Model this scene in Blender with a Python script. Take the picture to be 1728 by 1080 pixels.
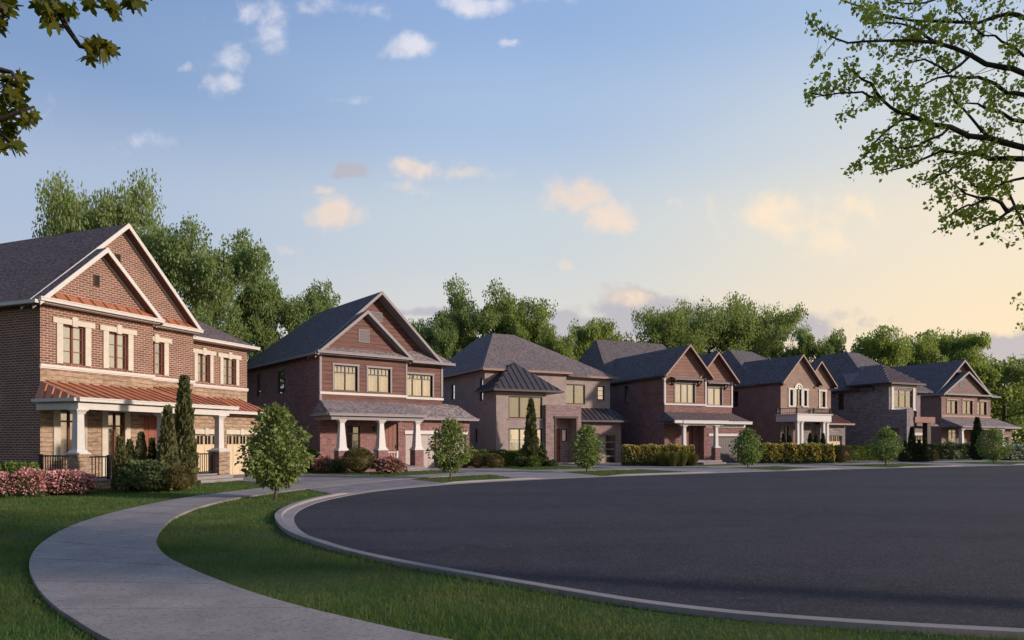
import bpy, math, random
import numpy as np
from mathutils import Vector, Matrix
R = math.radians
for o in list(bpy.data.objects): bpy.data.objects.remove(o)
S = bpy.context.scene
col = S.collection

# ------------------------------------------------------------------ camera
cam = bpy.data.cameras.new("camera"); co = bpy.data.objects.new("camera", cam); col.objects.link(co)
co.location = (0, 0, 1.7); co.rotation_euler = (R(90), 0, 0)
cam.sensor_width = 36; cam.lens = 36 * 1180 / 1728
cam.shift_y = 203 / 1728; cam.clip_start = .1; cam.clip_end = 3000
S.camera = co
S.view_settings.view_transform = 'Standard'; S.view_settings.look = 'None'
S.view_settings.exposure = 0.42; S.view_settings.gamma = 1

# ------------------------------------------------------------------ sun and sky
SUN_AZ = R(106.0)      # from +Y (view axis) clockwise towards +X
SUN_EL = R(16.0)
sd = Vector((math.sin(SUN_AZ) * math.cos(SUN_EL), math.cos(SUN_AZ) * math.cos(SUN_EL), math.sin(SUN_EL)))
sl = bpy.data.lights.new("sun", 'SUN'); sl.energy = 3.3; sl.angle = R(3); sl.color = (1.0, .82, .69)
so = bpy.data.objects.new("sun", sl); col.objects.link(so)
so.rotation_euler = (-sd).to_track_quat('-Z', 'Y').to_euler()

def lin(r, g, b):
    f = lambda c: ((c / 255 + .055) / 1.055) ** 2.4 if c / 255 > .04045 else c / 255 / 12.92
    return (f(r), f(g), f(b), 1)

def world():
    w = bpy.data.worlds.new("World"); S.world = w; w.use_nodes = True
    nt = w.node_tree; N = nt.nodes; L = nt.links; N.clear()
    out = N.new('ShaderNodeOutputWorld'); bg = N.new('ShaderNodeBackground'); bg.inputs[1].default_value = .1
    L.new(bg.outputs[0], out.inputs[0])
    sky = N.new('ShaderNodeTexSky'); sky.sky_type = 'NISHITA'; sky.sun_disc = False
    sky.sun_elevation = SUN_EL; sky.sun_rotation = SUN_AZ; sky.dust_density = 2.0; sky.air_density = 1.2; sky.ozone_density = 2
    tc = N.new('ShaderNodeTexCoord'); sep = N.new('ShaderNodeSeparateXYZ'); L.new(tc.outputs['Generated'], sep.inputs[0])
    def math_(op, a, b=None, c=None, clamp=False):
        n = N.new('ShaderNodeMath'); n.operation = op; n.use_clamp = clamp
        for i, x in enumerate((a, b, c)):
            if x is None: continue
            if isinstance(x, (int, float)): n.inputs[i].default_value = x
            else: L.new(x, n.inputs[i])
        return n.outputs[0]
    def mixc(f, a, b):
        n = N.new('ShaderNodeMix'); n.data_type = 'RGBA'; n.clamp_factor = True
        for s, x in ((n.inputs[0], f), (n.inputs[6], a), (n.inputs[7], b)):
            if isinstance(x, (int, float, tuple)): s.default_value = x
            else: L.new(x, s)
        return n.outputs[2]
    x, y, z = sep.outputs
    # elevation ramp (by z / horizontal distance) for the side away from the sun and the side of the sun
    hd = math_('SQRT', math_('ADD', math_('MULTIPLY', x, x), math_('MULTIPLY', y, y)))
    el = math_('DIVIDE', z, math_('MAXIMUM', hd, .05))
    def ramp(stops):
        n = N.new('ShaderNodeValToRGB'); e = n.color_ramp.elements
        n.color_ramp.interpolation = 'EASE'
        while len(e) < len(stops): e.new(.5)
        for q, (p, c) in zip(e, stops): q.position = p; q.color = lin(*c)
        L.new(el, n.inputs[0]); return n.outputs[0]
    cool = ramp([(0, (190, 186, 190)), (.12, (184, 190, 202)), (.3, (164, 179, 205)), (.48, (122, 149, 190)), (.8, (84, 116, 172))])
    midc = ramp([(0, (224, 210, 196)), (.14, (214, 210, 202)), (.30, (196, 205, 211)), (.46, (164, 186, 216)), (.62, (142, 170, 212)), (.85, (110, 146, 200))])
    warm = ramp([(0, (248, 216, 178)), (.12, (246, 222, 186)), (.27, (236, 222, 198)), (.40, (208, 212, 212)), (.58, (166, 188, 216)), (.85, (130, 160, 205))])
    az = math_('DIVIDE', x, math_('MAXIMUM', hd, .05))     # -1 .. 1
    f1 = N.new('ShaderNodeMapRange'); f1.interpolation_type = 'SMOOTHSTEP'; f1.inputs[1].default_value = -.66; f1.inputs[2].default_value = .02; L.new(az, f1.inputs[0])
    f2 = N.new('ShaderNodeMapRange'); f2.interpolation_type = 'SMOOTHSTEP'; f2.inputs[1].default_value = .0; f2.inputs[2].default_value = .62; L.new(az, f2.inputs[0])
    grad = mixc(f2.outputs[0], mixc(f1.outputs[0], cool, midc), warm)
    sc = N.new('ShaderNodeVectorMath'); sc.operation = 'SCALE'; sc.inputs[3].default_value = 8.7; L.new(grad, sc.inputs[0])
    base = mixc(.9, sky.outputs[0], sc.outputs[0])
    # clouds, placed by direction in the sky (east/north slopes of the view ray)
    yy = math_('MAXIMUM', y, .02)
    cx = math_('DIVIDE', x, yy); cz = math_('DIVIDE', z, yy)
    cmb = N.new('ShaderNodeCombineXYZ'); L.new(cx, cmb.inputs[0]); L.new(cz, cmb.inputs[1])
    nz = N.new('ShaderNodeTexNoise'); nz.inputs['Scale'].default_value = 20; nz.inputs['Detail'].default_value = 9; nz.inputs['Roughness'].default_value = .62
    nz.inputs['Distortion'].default_value = .25
    L.new(cmb.outputs[0], nz.inputs['Vector'])
    nz2 = N.new('ShaderNodeTexNoise'); nz2.inputs['Scale'].default_value = 7; nz2.inputs['Detail'].default_value = 5
    L.new(cmb.outputs[0], nz2.inputs['Vector'])
    wn = N.new('ShaderNodeTexNoise'); wn.inputs['Scale'].default_value = 14; wn.inputs['Detail'].default_value = 4; L.new(cmb.outputs[0], wn.inputs['Vector'])
    wob = N.new('ShaderNodeVectorMath'); wob.operation = 'MULTIPLY_ADD'; wob.inputs[1].default_value = (.06, .045, 0)
    L.new(wn.outputs['Color'], wob.inputs[0]); L.new(cmb.outputs[0], wob.inputs[2])
    def blobs(lst):
        acc = None
        for px, py, sx, sy, k in lst:
            s1 = N.new('ShaderNodeVectorMath'); s1.operation = 'SUBTRACT'; L.new(wob.outputs[0], s1.inputs[0])
            s1.inputs[1].default_value = ((px - 864) / 1180 + .03, (743 - py) / 1180 + .022, 0)
            s2 = N.new('ShaderNodeVectorMath'); s2.operation = 'MULTIPLY'; L.new(s1.outputs[0], s2.inputs[0]); s2.inputs[1].default_value = (1180 / sx / 1.22, 1180 / sy / 1.22, 0)
            s3 = N.new('ShaderNodeVectorMath'); s3.operation = 'LENGTH'; L.new(s2.outputs[0], s3.inputs[0])
            v = math_('MULTIPLY', math_('SUBTRACT', 1.35, s3.outputs['Value'], clamp=True), k)
            acc = v if acc is None else math_('MAXIMUM', acc, v)
        return acc
    ysign = math_('GREATER_THAN', y, .03)
    def cloud(under, lst, colr, lo, hi, amt):
        m = blobs(lst)
        d = math_('ADD', m, math_('MULTIPLY', math_('SUBTRACT', nz.outputs['Fac'], .5), 2.3))
        mr = N.new('ShaderNodeMapRange'); mr.interpolation_type = 'SMOOTHSTEP'; mr.inputs[1].default_value = lo; mr.inputs[2].default_value = hi
        L.new(d, mr.inputs[0])
        msk = math_('MULTIPLY', math_('MULTIPLY', mr.outputs[0], amt), math_('MULTIPLY', ysign, math_('GREATER_THAN', m, .001)))
        cc = N.new('ShaderNodeVectorMath'); cc.operation = 'SCALE'; cc.inputs[3].default_value = 8.6
        L.new(colr, cc.inputs[0])
        return mixc(msk, under, cc.outputs[0])
    def two(a, b):
        return mixc(nz2.outputs['Fac'], lin(*a), lin(*b))
    c = cloud(base, [(1075, 528, 85, 34, 1.3), (1000, 548, 110, 26, 1.3), (1190, 535, 90, 28, 1), (720, 524, 80, 10, .9), (1650, 604, 200, 34, 1.2), (1330, 552, 130, 28, .7), (590, 292, 36, 15, 1.1)],
              two((164, 162, 176), (184, 180, 186)), .2, .9, .8)
    c = cloud(c, [(1340, 365, 105, 42, .75), (1390, 405, 60, 30, .6), (1450, 345, 45, 20, .65), (1145, 342, 16, 10, .5), (1060, 505, 45, 16, .7), (1215, 512, 70, 14, .5)],
              two((246, 218, 182), (254, 230, 198)), .1, 1.2, .7)
    c = cloud(c, [(972, 330, 50, 27, 1.05), (1030, 362, 42, 25, 1.05), (565, 362, 36, 22, 1), (548, 330, 26, 12, .7), (692, 285, 42, 16, .9), (800, 292, 40, 13, .65), (957, 446, 18, 13, .85), (495, 411, 32, 9, .6), (690, 318, 40, 8, .4)],
              two((208, 192, 188), (250, 226, 200)), .15, 1.15, .85)
    c = cloud(c, [(455, 50, 42, 42, .8), (415, 25, 28, 20, .8), (385, 95, 38, 20, .75), (378, 145, 26, 24, .85), (318, 110, 15, 8, .7), (690, 80, 40, 22, 1), (795, 6, 66, 18, 1),
                   (650, 22, 20, 14, .7), (560, 10, 70, 14, .6), (862, 72, 24, 9, .9), (592, 172, 34, 12, .7), (250, 238, 46, 20, .6), (240, 262, 34, 8, .5), (930, 4, 60, 8, .5), (350, 20, 14, 14, .4), (85, 180, 30, 22, .35)],
              two((200, 205, 222), (238, 230, 230)), .25, 1.35, .85)
    # unseen sky behind the viewer is turned down to deepen shade on facing walls
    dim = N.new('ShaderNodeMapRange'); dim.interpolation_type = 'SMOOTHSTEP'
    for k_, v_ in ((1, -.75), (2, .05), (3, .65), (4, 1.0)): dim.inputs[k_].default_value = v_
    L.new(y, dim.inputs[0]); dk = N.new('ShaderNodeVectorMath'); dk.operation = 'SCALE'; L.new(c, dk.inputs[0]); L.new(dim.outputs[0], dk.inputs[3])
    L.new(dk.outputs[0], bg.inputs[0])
    w.cycles.sampling_method = 'MANUAL'; w.cycles.sample_map_resolution = 512
world()

# ------------------------------------------------------------------ materials
def newmat(name):
    m = bpy.data.materials.new(name); m.use_nodes = True
    nt = m.node_tree; b = nt.nodes['Principled BSDF']
    b.inputs['Specular IOR Level'].default_value = .3
    return m, nt, b
def noise(nt, scale, detail=4, rough=.6, src='Object', stretch=None):
    tc = nt.nodes.new('ShaderNodeTexCoord'); n = nt.nodes.new('ShaderNodeTexNoise')
    n.inputs['Scale'].default_value = scale; n.inputs['Detail'].default_value = detail; n.inputs['Roughness'].default_value = rough
    if stretch:
        mp = nt.nodes.new('ShaderNodeMapping'); mp.inputs['Scale'].default_value = stretch
        nt.links.new(tc.outputs[src], mp.inputs[0]); nt.links.new(mp.outputs[0], n.inputs['Vector'])
    else: nt.links.new(tc.outputs[src], n.inputs['Vector'])
    return n
def mixn(nt, f, a, b, blend='MIX'):
    n = nt.nodes.new('ShaderNodeMix'); n.data_type = 'RGBA'; n.blend_type = blend
    for s, x in ((n.inputs[0], f), (n.inputs[6], a), (n.inputs[7], b)):
        if isinstance(x, (int, float)): s.default_value = x
        elif isinstance(x, tuple): s.default_value = x if len(x) == 4 else x + (1,)
        else: nt.links.new(x, s)
    return n.outputs[2]
def mrange(nt, src, a, b, c=0, d=1):
    n = nt.nodes.new('ShaderNodeMapRange'); n.inputs[1].default_value = a; n.inputs[2].default_value = b; n.inputs[3].default_value = c; n.inputs[4].default_value = d
    nt.links.new(src, n.inputs[0]); return n.outputs[0]
def bump(nt, b, h, s, d):
    n = nt.nodes.new('ShaderNodeBump'); n.inputs['Strength'].default_value = s; n.inputs['Distance'].default_value = d
    nt.links.new(h, n.inputs['Height']); nt.links.new(n.outputs[0], b.inputs['Normal'])
def plain(name, c, rough=.6, var=.12, scale=6, metal=0, bmp=.0):
    m, nt, b = newmat(name); n = noise(nt, scale)
    c2 = tuple(x * (1 - 2 * var) for x in c)
    nt.links.new(mixn(nt, mrange(nt, n.outputs[0], .3, .7), c, c2), b.inputs['Base Color'])
    b.inputs['Roughness'].default_value = rough; b.inputs['Metallic'].default_value = metal
    if bmp: bump(nt, b, n.outputs[0], bmp, .01)
    return m
def brickmat(name, c1, c2, mortar, bw=.23, bh=.078, ms=.012, bias=0, patch=None, bmp=.6, off=.5, rough=.85, squash=1.0, jitter=0):
    m, nt, b = newmat(name)
    uv = nt.nodes.new('ShaderNodeUVMap'); uv.uv_map = 'UVMap'
    vec = uv.outputs[0]
    if jitter:
        nj = noise(nt, 1.3, 2, src='UV'); va = nt.nodes.new('ShaderNodeVectorMath'); va.operation = 'MULTIPLY_ADD'; va.inputs[1].default_value = (jitter, jitter, 0)
        nt.links.new(nj.outputs['Color'], va.inputs[0]); nt.links.new(vec, va.inputs[2]); vec = va.outputs[0]
    br = nt.nodes.new('ShaderNodeTexBrick'); nt.links.new(vec, br.inputs[0])
    br.inputs['Scale'].default_value = 1; br.inputs['Brick Width'].default_value = bw; br.inputs['Row Height'].default_value = bh
    br.inputs['Mortar Size'].default_value = ms; br.inputs['Mortar Smooth'].default_value = .2; br.inputs['Bias'].default_value = bias
    br.offset = off; br.squash = squash
    br.inputs['Color1'].default_value = c1 + (1,); br.inputs['Color2'].default_value = c2 + (1,); br.inputs['Mortar'].default_value = mortar + (1,)
    colr = br.outputs['Color']
    if patch:
        n = noise(nt, patch[1], 3, .6, 'UV', patch[3] if len(patch) > 3 else None); colr = mixn(nt, mrange(nt, n.outputs[0], .42, .62, 0, patch[2]), colr, patch[0])
    n2 = noise(nt, 1.1, 5, .7, 'UV'); colr = mixn(nt, mrange(nt, n2.outputs[0], .3, .75, 0, .35), colr, (0.03, .025, .025), 'MIX')
    nt.links.new(colr, b.inputs['Base Color']); b.inputs['Roughness'].default_value = rough
    n3 = noise(nt, 30, 3, .6, 'UV')
    ad = nt.nodes.new('ShaderNodeMath'); ad.operation = 'MULTIPLY_ADD'; ad.inputs[1].default_value = -1
    nt.links.new(br.outputs['Fac'], ad.inputs[0]); nt.links.new(n3.outputs[0], ad.inputs[2])
    bump(nt, b, ad.outputs[0], bmp, .012)
    return m
def metalmat(name, c, rough=.45):
    m, nt, b = newmat(name); n = noise(nt, 2.5, 5, .7)
    nt.links.new(mixn(nt, mrange(nt, n.outputs[0], .3, .75), c, tuple(x * .62 for x in c)), b.inputs['Base Color'])
    b.inputs['Roughness'].default_value = rough; b.inputs['Metallic'].default_value = .25
    return m
def leafmat(name, c1, c2, trans=.35, c3=None):
    m = bpy.data.materials.new(name); m.use_nodes = True; nt = m.node_tree; N = nt.nodes; N.clear()
    out = N.new('ShaderNodeOutputMaterial'); geo = N.new('ShaderNodeNewGeometry')
    c = mixn(nt, geo.outputs['Random Per Island'], c1, c2)
    n = noise(nt, .9, 3); c = mixn(nt, mrange(nt, n.outputs[0], .4, .65, 0, .7), c, c3 or tuple(x * .6 for x in c1))
    d = N.new('ShaderNodeBsdfPrincipled'); d.inputs['Roughness'].default_value = .55; d.inputs['Specular IOR Level'].default_value = .25; nt.links.new(c, d.inputs['Base Color'])
    t = N.new('ShaderNodeBsdfTranslucent')
    yel = mixn(nt, 1.0, c, (1.28, 1.25, .5), 'MULTIPLY'); nt.links.new(yel, t.inputs[0])
    mx = N.new('ShaderNodeMixShader'); mx.inputs[0].default_value = trans
    nt.links.new(d.outputs[0], mx.inputs[1]); nt.links.new(t.outputs[0], mx.inputs[2]); nt.links.new(mx.outputs[0], out.inputs[0])
    return m
def glassmat(name, refl=.45, tint=(.8, .85, .85)):
    m = bpy.data.materials.new(name); m.use_nodes = True; nt = m.node_tree; N = nt.nodes; N.clear()
    out = N.new('ShaderNodeOutputMaterial'); t = N.new('ShaderNodeBsdfTransparent'); t.inputs[0].default_value = tint + (1,)
    g = N.new('ShaderNodeBsdfGlossy'); g.inputs['Roughness'].default_value = .03; g.inputs[0].default_value = (.9, .92, .95, 1)
    n = noise(nt, 1.4, 2); bp = N.new('ShaderNodeBump'); bp.inputs['Strength'].default_value = .03; bp.inputs['Distance'].default_value = .05
    nt.links.new(n.outputs[0], bp.inputs['Height']); nt.links.new(bp.outputs[0], g.inputs['Normal'])
    fr = N.new('ShaderNodeFresnel'); fr.inputs[0].default_value = 1.5
    mx = N.new('ShaderNodeMixShader'); nt.links.new(mrange(nt, fr.outputs[0], 0, 1, refl, 1), mx.inputs[0])
    nt.links.new(t.outputs[0], mx.inputs[1]); nt.links.new(g.outputs[0], mx.inputs[2]); nt.links.new(mx.outputs[0], out.inputs[0])
    return m
def emitmat(name, c, e):
    m, nt, b = newmat(name); b.inputs['Base Color'].default_value = c + (1,)
    n = noise(nt, 3, 2); nt.links.new(mixn(nt, mrange(nt, n.outputs[0], .3, .7), c, tuple(x * .7 for x in c)), b.inputs['Emission Color']); b.inputs['Emission Strength'].default_value = e
    return m

MB_ = {}
mt = lambda k, f: MB_.setdefault(k, f)
brown_brick = brickmat('brown_brick', (.235, .105, .075), (.15, .062, .048), (.46, .35, .28), .26, .088, .015, 0)
red_brick = brickmat('red_brick', (.28, .12, .115), (.14, .06, .065), (.32, .22, .21), .26, .085, .011, -.1, ((.38, .25, .24), 4.5, .55, (.7, 2, 1)))
tan_stone = brickmat('tan_stone', (.40, .28, .19), (.28, .185, .12), (.20, .135, .09), .5, .17, .008, 0, ((.50, .39, .29), 5, .8, (.6, 2.0, 1)), bmp=1.6, jitter=.12)
taupe_brick = brickmat('taupe_brick', (.42, .335, .325), (.35, .28, .27), (.45, .385, .375), .25, .08, .010, 0)
purple_brick = brickmat('purple_brick', (.30, .20, .20), (.19, .12, .13), (.34, .26, .26), .5, .085, .009, 0, ((.46, .36, .35), 5, .55, (.5, 2.4, 1)))
grey_stone = brickmat('grey_stone', (.30, .25, .27), (.15, .12, .14), (.36, .31, .32), .35, .14, .013, 0, ((.40, .33, .32), 4, .6), jitter=.12, bmp=1.0)
stone_grey = brickmat('stone_grey', (.42, .38, .36), (.25, .22, .22), (.2, .17, .17), .5, .16, .012, 0, ((.2, .15, .15), 3.5, .5), jitter=.1, bmp=1.0)
umber_brick = brickmat('umber_brick', (.28, .18, .16), (.22, .135, .12), (.27, .19, .175), .25, .08, .008, 0)
tan_brick = brickmat('tan_brick', (.38, .26, .205), (.32, .215, .17), (.38, .29, .24), .25, .08, .008, 0)
mauve_brick = brickmat('mauve_brick', (.32, .22, .205), (.25, .165, .155), (.26, .2, .19), .25, .08, .009, 0)
wood_siding = brickmat('wood_siding', (.155, .062, .047), (.10, .040, .034), (.03, .014, .013), 4.5, .24, .012, 0, ((.24, .105, .08), 2.4, .6, (.35, 6, 1)), bmp=.9, rough=.6)
wood_siding2 = brickmat('light_wood_siding', (.26, .13, .10), (.19, .09, .07), (.05, .03, .025), 4.5, .24, .009, 0, ((.36, .17, .12), 2.4, .5, (.35, 6, 1)), bmp=.9, rough=.6)
def shingle(name, c1, c2): return brickmat(name, c1, c2, tuple(x * .45 for x in c2), .32, .15, .008, 0, (tuple(min(1, x * 2.0) for x in c1), 9, .7, (.6, 1.2, 1)), bmp=.9, rough=.9)
sh_dark = shingle('dark_shingle', (.125, .095, .098), (.062, .048, .051))
sh_char = shingle('charcoal_shingle', (.125, .108, .112), (.06, .053, .057))
sh_grey = shingle('grey_shingle', (.24, .20, .205), (.09, .075, .085))
sh_taupe = shingle('taupe_shingle', (.17, .14, .14), (.08, .067, .073))
copper = metalmat('copper_metal', (.56, .225, .125)); copper2 = metalmat('dull_copper_metal', (.19, .085, .07))
dkmetal = metalmat('charcoal_metal', (.085, .072, .078), .5)
cream = plain('cream_paint', (.58, .56, .53), .55, .05); white = plain('white_paint', (.60, .58, .58), .5, .04)
surround_st = plain('cream_cast_stone', (.58, .54, .46), .8, .08, 4, bmp=.2)
greytrim = plain('grey_trim_paint', (.27, .245, .26), .55, .06); browntrim = plain('brown_trim_paint', (.34, .22, .19), .55, .06)
darktrim = plain('dark_brown_paint', (.045, .03, .028), .45, .08); soffitm = plain('brown_soffit', (.12, .06, .045), .6, .08)
redframe = plain('red_brown_frame', (.20, .065, .04), .4, .08); darkframe = plain('black_brown_frame', (.035, .024, .022), .4, .08); greyframe = plain('grey_frame', (.17, .15, .155), .4, .05)
reddoor = plain('red_brown_door', (.27, .10, .07), .5, .06); browndoor = plain('brown_wood_door', (.22, .085, .055), .5, .15, 9)
cream_door = plain('cream_garage_paint', (.62, .50, .34), .5, .05); grey_door = plain('grey_garage_paint', (.42, .36, .34), .5, .05); dkgrey_door = plain('dark_grey_garage_paint', (.15, .13, .14), .5, .08)
taupe_door = plain('taupe_garage_paint', (.3, .23, .22), .5, .08)
black_iron = plain('black_iron', (.02, .015, .015), .4, .1)
glass1 = glassmat('street_window_glass', .5, (.93, .92, .9)); glass = glassmat('window_glass', .33, (.93, .92, .9)); glass_dark = glassmat('dark_window_glass', .22, (.5, .52, .52))
curtain = plain('cream_curtain', (.76, .60, .52), .9, .06); curtain_w = plain('white_curtain', (.78, .74, .68), .9, .05)
curtain_lit = emitmat('lit_curtain', (.95, .84, .62), .6); curtain_glow = emitmat('faintly_lit_curtain', (.88, .74, .60), .28)
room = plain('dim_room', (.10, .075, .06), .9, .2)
bark = plain('bark', (.14, .10, .075), .9, .3, 14, bmp=.8); bark_d = plain('dark_bark', (.055, .042, .03), .9, .3, 14, bmp=.8)
green_door_lamp = plain('green_ornament', (.02, .16, .05), .5, .2)

# ------------------------------------------------------------------ mesh helpers
def tag(o, label=None, cat=None, group=None, kind=None):
    if label: o['label'] = label
    if cat: o['category'] = cat
    if group: o['group'] = group
    if kind: o['kind'] = kind
    return o
def thing(name, label, cat, loc=(0, 0, 0), rz=0, group=None):
    o = bpy.data.objects.new(name, None); col.objects.link(o); o.location = loc; o.rotation_euler = (0, 0, rz)
    o.empty_display_size = .3
    return tag(o, label, cat, group)
def link(name, me, mat, parent=None):
    o = bpy.data.objects.new(name, me); col.objects.link(o)
    if mat is not None: me.materials.append(mat)
    if parent is not None: o.parent = parent
    return o
class MB:
    def __init__(s): s.v = []; s.f = []
    def poly(s, pts):
        n = len(s.v); s.v += [tuple(p) for p in pts]; s.f.append(tuple(range(n, n + len(pts)))); return s
    def hexa(s, a):     # 8 corners: bottom 4, top 4
        n = len(s.v); s.v += [tuple(p) for p in a]
        for q in ((3, 2, 1, 0), (4, 5, 6, 7), (0, 1, 5, 4), (1, 2, 6, 5), (2, 3, 7, 6), (3, 0, 4, 7)): s.f.append(tuple(n + i for i in q))
        return s
    def box(s, x0, x1, y0, y1, z0, z1):
        return s.hexa([(x0, y0, z0), (x1, y0, z0), (x1, y1, z0), (x0, y1, z0), (x0, y0, z1), (x1, y0, z1), (x1, y1, z1), (x0, y1, z1)])
    def slab(s, pts, t=.14):    # top polygon extruded straight down
        n = len(s.v); k = len(pts); s.v += [tuple(p) for p in pts] + [(p[0], p[1], p[2] - t) for p in pts]
        s.f.append(tuple(range(n, n + k))); s.f.append(tuple(range(n + 2 * k - 1, n + k - 1, -1)))
        for i in range(k): j = (i + 1) % k; s.f.append((n + i, n + k + i, n + k + j, n + j))
        return s
    def bar(s, p, q, w, h, up=(0, 0, 1)):
        p = Vector(p); q = Vector(q); d = (q - p).normalized(); sd_ = d.cross(Vector(up))
        if sd_.length < 1e-4: sd_ = Vector((1, 0, 0))
        sd_.normalize(); u = sd_.cross(d).normalized(); a = sd_ * w / 2; b = u * h / 2
        return s.hexa([p - a - b, p + a - b, q + a - b, q - a - b, p - a + b, p + a + b, q + a + b, q - a + b])
    def frustum(s, x, y, z0, z1, w0, w1, d0=None, d1=None):
        d0 = d0 or w0; d1 = d1 or w1
        return s.hexa([(x - w0 / 2, y - d0 / 2, z0), (x + w0 / 2, y - d0 / 2, z0), (x + w0 / 2, y + d0 / 2, z0), (x - w0 / 2, y + d0 / 2, z0),
                       (x - w1 / 2, y - d1 / 2, z1), (x + w1 / 2, y - d1 / 2, z1), (x + w1 / 2, y + d1 / 2, z1), (x - w1 / 2, y + d1 / 2, z1)])
    def tube(s, pts, rad, n=6):
        pts = [Vector(p) for p in pts]; base = len(s.v); ref = Vector((.3, .7, .2))
        for i, p in enumerate(pts):
            d = (pts[min(i + 1, len(pts) - 1)] - pts[max(i - 1, 0)]).normalized(); a = d.cross(ref)
            if a.length < 1e-3: a = d.cross(Vector((1, 0, 0)))
            a.normalize(); b = d.cross(a)
            for k in range(n):
                t = 2 * math.pi * k / n; s.v.append(tuple(p + (a * math.cos(t) + b * math.sin(t)) * rad[i]))
        for i in range(len(pts) - 1):
            for k in range(n):
                k2 = (k + 1) % n; s.f.append((base + i * n + k, base + i * n + k2, base + (i + 1) * n + k2, base + (i + 1) * n + k))
        s.f.append(tuple(base + (len(pts) - 1) * n + k for k in range(n)))
        return s
    def build(s, name, mat, parent=None, label=None, smooth=False):
        me = bpy.data.meshes.new(name); me.from_pydata(s.v, [], s.f); me.update()
        uvl = me.uv_layers.new(name='UVMap')
        for p in me.polygons:
            n = p.normal
            if abs(n.z) > .97: a = Vector((1, 0, 0)); b = Vector((0, 1, 0))
            else:
                a = Vector((0, 0, 1)).cross(n).normalized(); b = n.cross(a)
            for li in p.loop_indices:
                c = me.vertices[me.loops[li].vertex_index].co; uvl.data[li].uv = (c.dot(a), c.dot(b))
            p.use_smooth = smooth
        o = link(name, me, mat, parent)
        if label: o['label'] = label
        return o

def np_mesh(name, V, F, mat, parent=None, smooth=False):
    """V (n,3), F (m,k) all faces of k corners"""
    me = bpy.data.meshes.new(name); k = F.shape[1]
    me.vertices.add(len(V)); me.vertices.foreach_set('co', V.astype(np.float32).ravel())
    me.loops.add(F.size); me.loops.foreach_set('vertex_index', F.astype(np.int32).ravel())
    me.polygons.add(len(F)); me.polygons.foreach_set('loop_start', np.arange(0, F.size, k, dtype=np.int32)); me.polygons.foreach_set('loop_total', np.full(len(F), k, dtype=np.int32))
    me.update(calc_edges=True)
    if smooth: me.polygons.foreach_set('use_smooth', np.ones(len(F), dtype=bool))
    return link(name, me, mat, parent)
LEAF = (np.array([(0, 0, 0), (.38, .4, .10), (0, 1, 0), (-.38, .4, .10)]), np.array([(0, 1, 2), (0, 2, 3)]))
def _maple():
    # five-lobed leaf outline, fan-triangulated from its centre
    pol = [(-92, .10), (-62, .34), (-40, .52), (-22, .58), (-6, .36), (8, .50), (24, .86), (34, .88), (46, .60), (60, .40), (74, .78), (84, .92), (90, 1.08)]
    right = [(math.cos(R(a)) * r, math.sin(R(a)) * r) for a, r in pol]
    pts = right + [(-x, y) for x, y in reversed(right[:-1])]
    V = [(0, 0, .04)] + [(x, y, -.10 * (x * x + y * y)) for x, y in pts]; n = len(pts)
    return (np.array(V), np.array([(0, 1 + i, 1 + (i + 1) % n) for i in range(n)]))
MAPLE = _maple()
def frames(d, rng, tilt=None):
    """orientation matrices with y axis = d, random roll"""
    d = d / np.maximum(np.linalg.norm(d, axis=1, keepdims=True), 1e-6)
    r = rng.normal(size=d.shape) if tilt is None else tilt
    x = np.cross(d, r); x /= np.maximum(np.linalg.norm(x, axis=1, keepdims=True), 1e-6)
    z = np.cross(x, d)
    return np.stack([x, d, z], axis=2)
def scatter(name, pos, dirs, size, mat, parent, rng, tpl=LEAF, tilt=None):
    T, Fc = tpl; M_ = frames(dirs, rng, tilt)
    V = np.einsum('nij,kj->nki', M_, T) * size[:, None, None] + pos[:, None, :]
    F = (Fc[None] + (np.arange(len(pos)) * len(T))[:, None, None]).reshape(-1, Fc.shape[1])
    return np_mesh(name, V.reshape(-1, 3), F, mat, parent)
def unit(rng, n):
    v = rng.normal(size=(n, 3)); return v / np.linalg.norm(v, axis=1, keepdims=True)

# ------------------------------------------------------------------ ground
def chaikin(p, n=2, closed=False):
    p = [tuple(q) for q in p]
    for _ in range(n):
        q = [] if closed else [p[0]]
        for i in range(len(p) if closed else len(p) - 1):
            a = p[i]; b = p[(i + 1) % len(p)]
            q += [(a[0] * .75 + b[0] * .25, a[1] * .75 + b[1] * .25), (a[0] * .25 + b[0] * .75, a[1] * .25 + b[1] * .75)]
        if not closed: q.append(p[-1])
        p = q
    return p
def offset(p, d):
    out = []
    for i in range(len(p)):
        a = Vector(p[max(i - 1, 0)]); b = Vector(p[min(i + 1, len(p) - 1)]); t = (b - a).normalized(); n = Vector((-t.y, t.x))
        out.append((p[i][0] + n.x * d, p[i][1] + n.y * d))
    return out
def resample(p, step):
    out = [p[0]]; acc = 0; P = [Vector(q) for q in p]
    for a, b in zip(P, P[1:]):
        L_ = (b - a).length; t = step - acc
        while t <= L_:
            q = a + (b - a) * (t / L_); out.append((q.x, q.y)); t += step
        acc = (acc + L_) % step if L_ else acc
    out.append(p[-1]); return out
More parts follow.
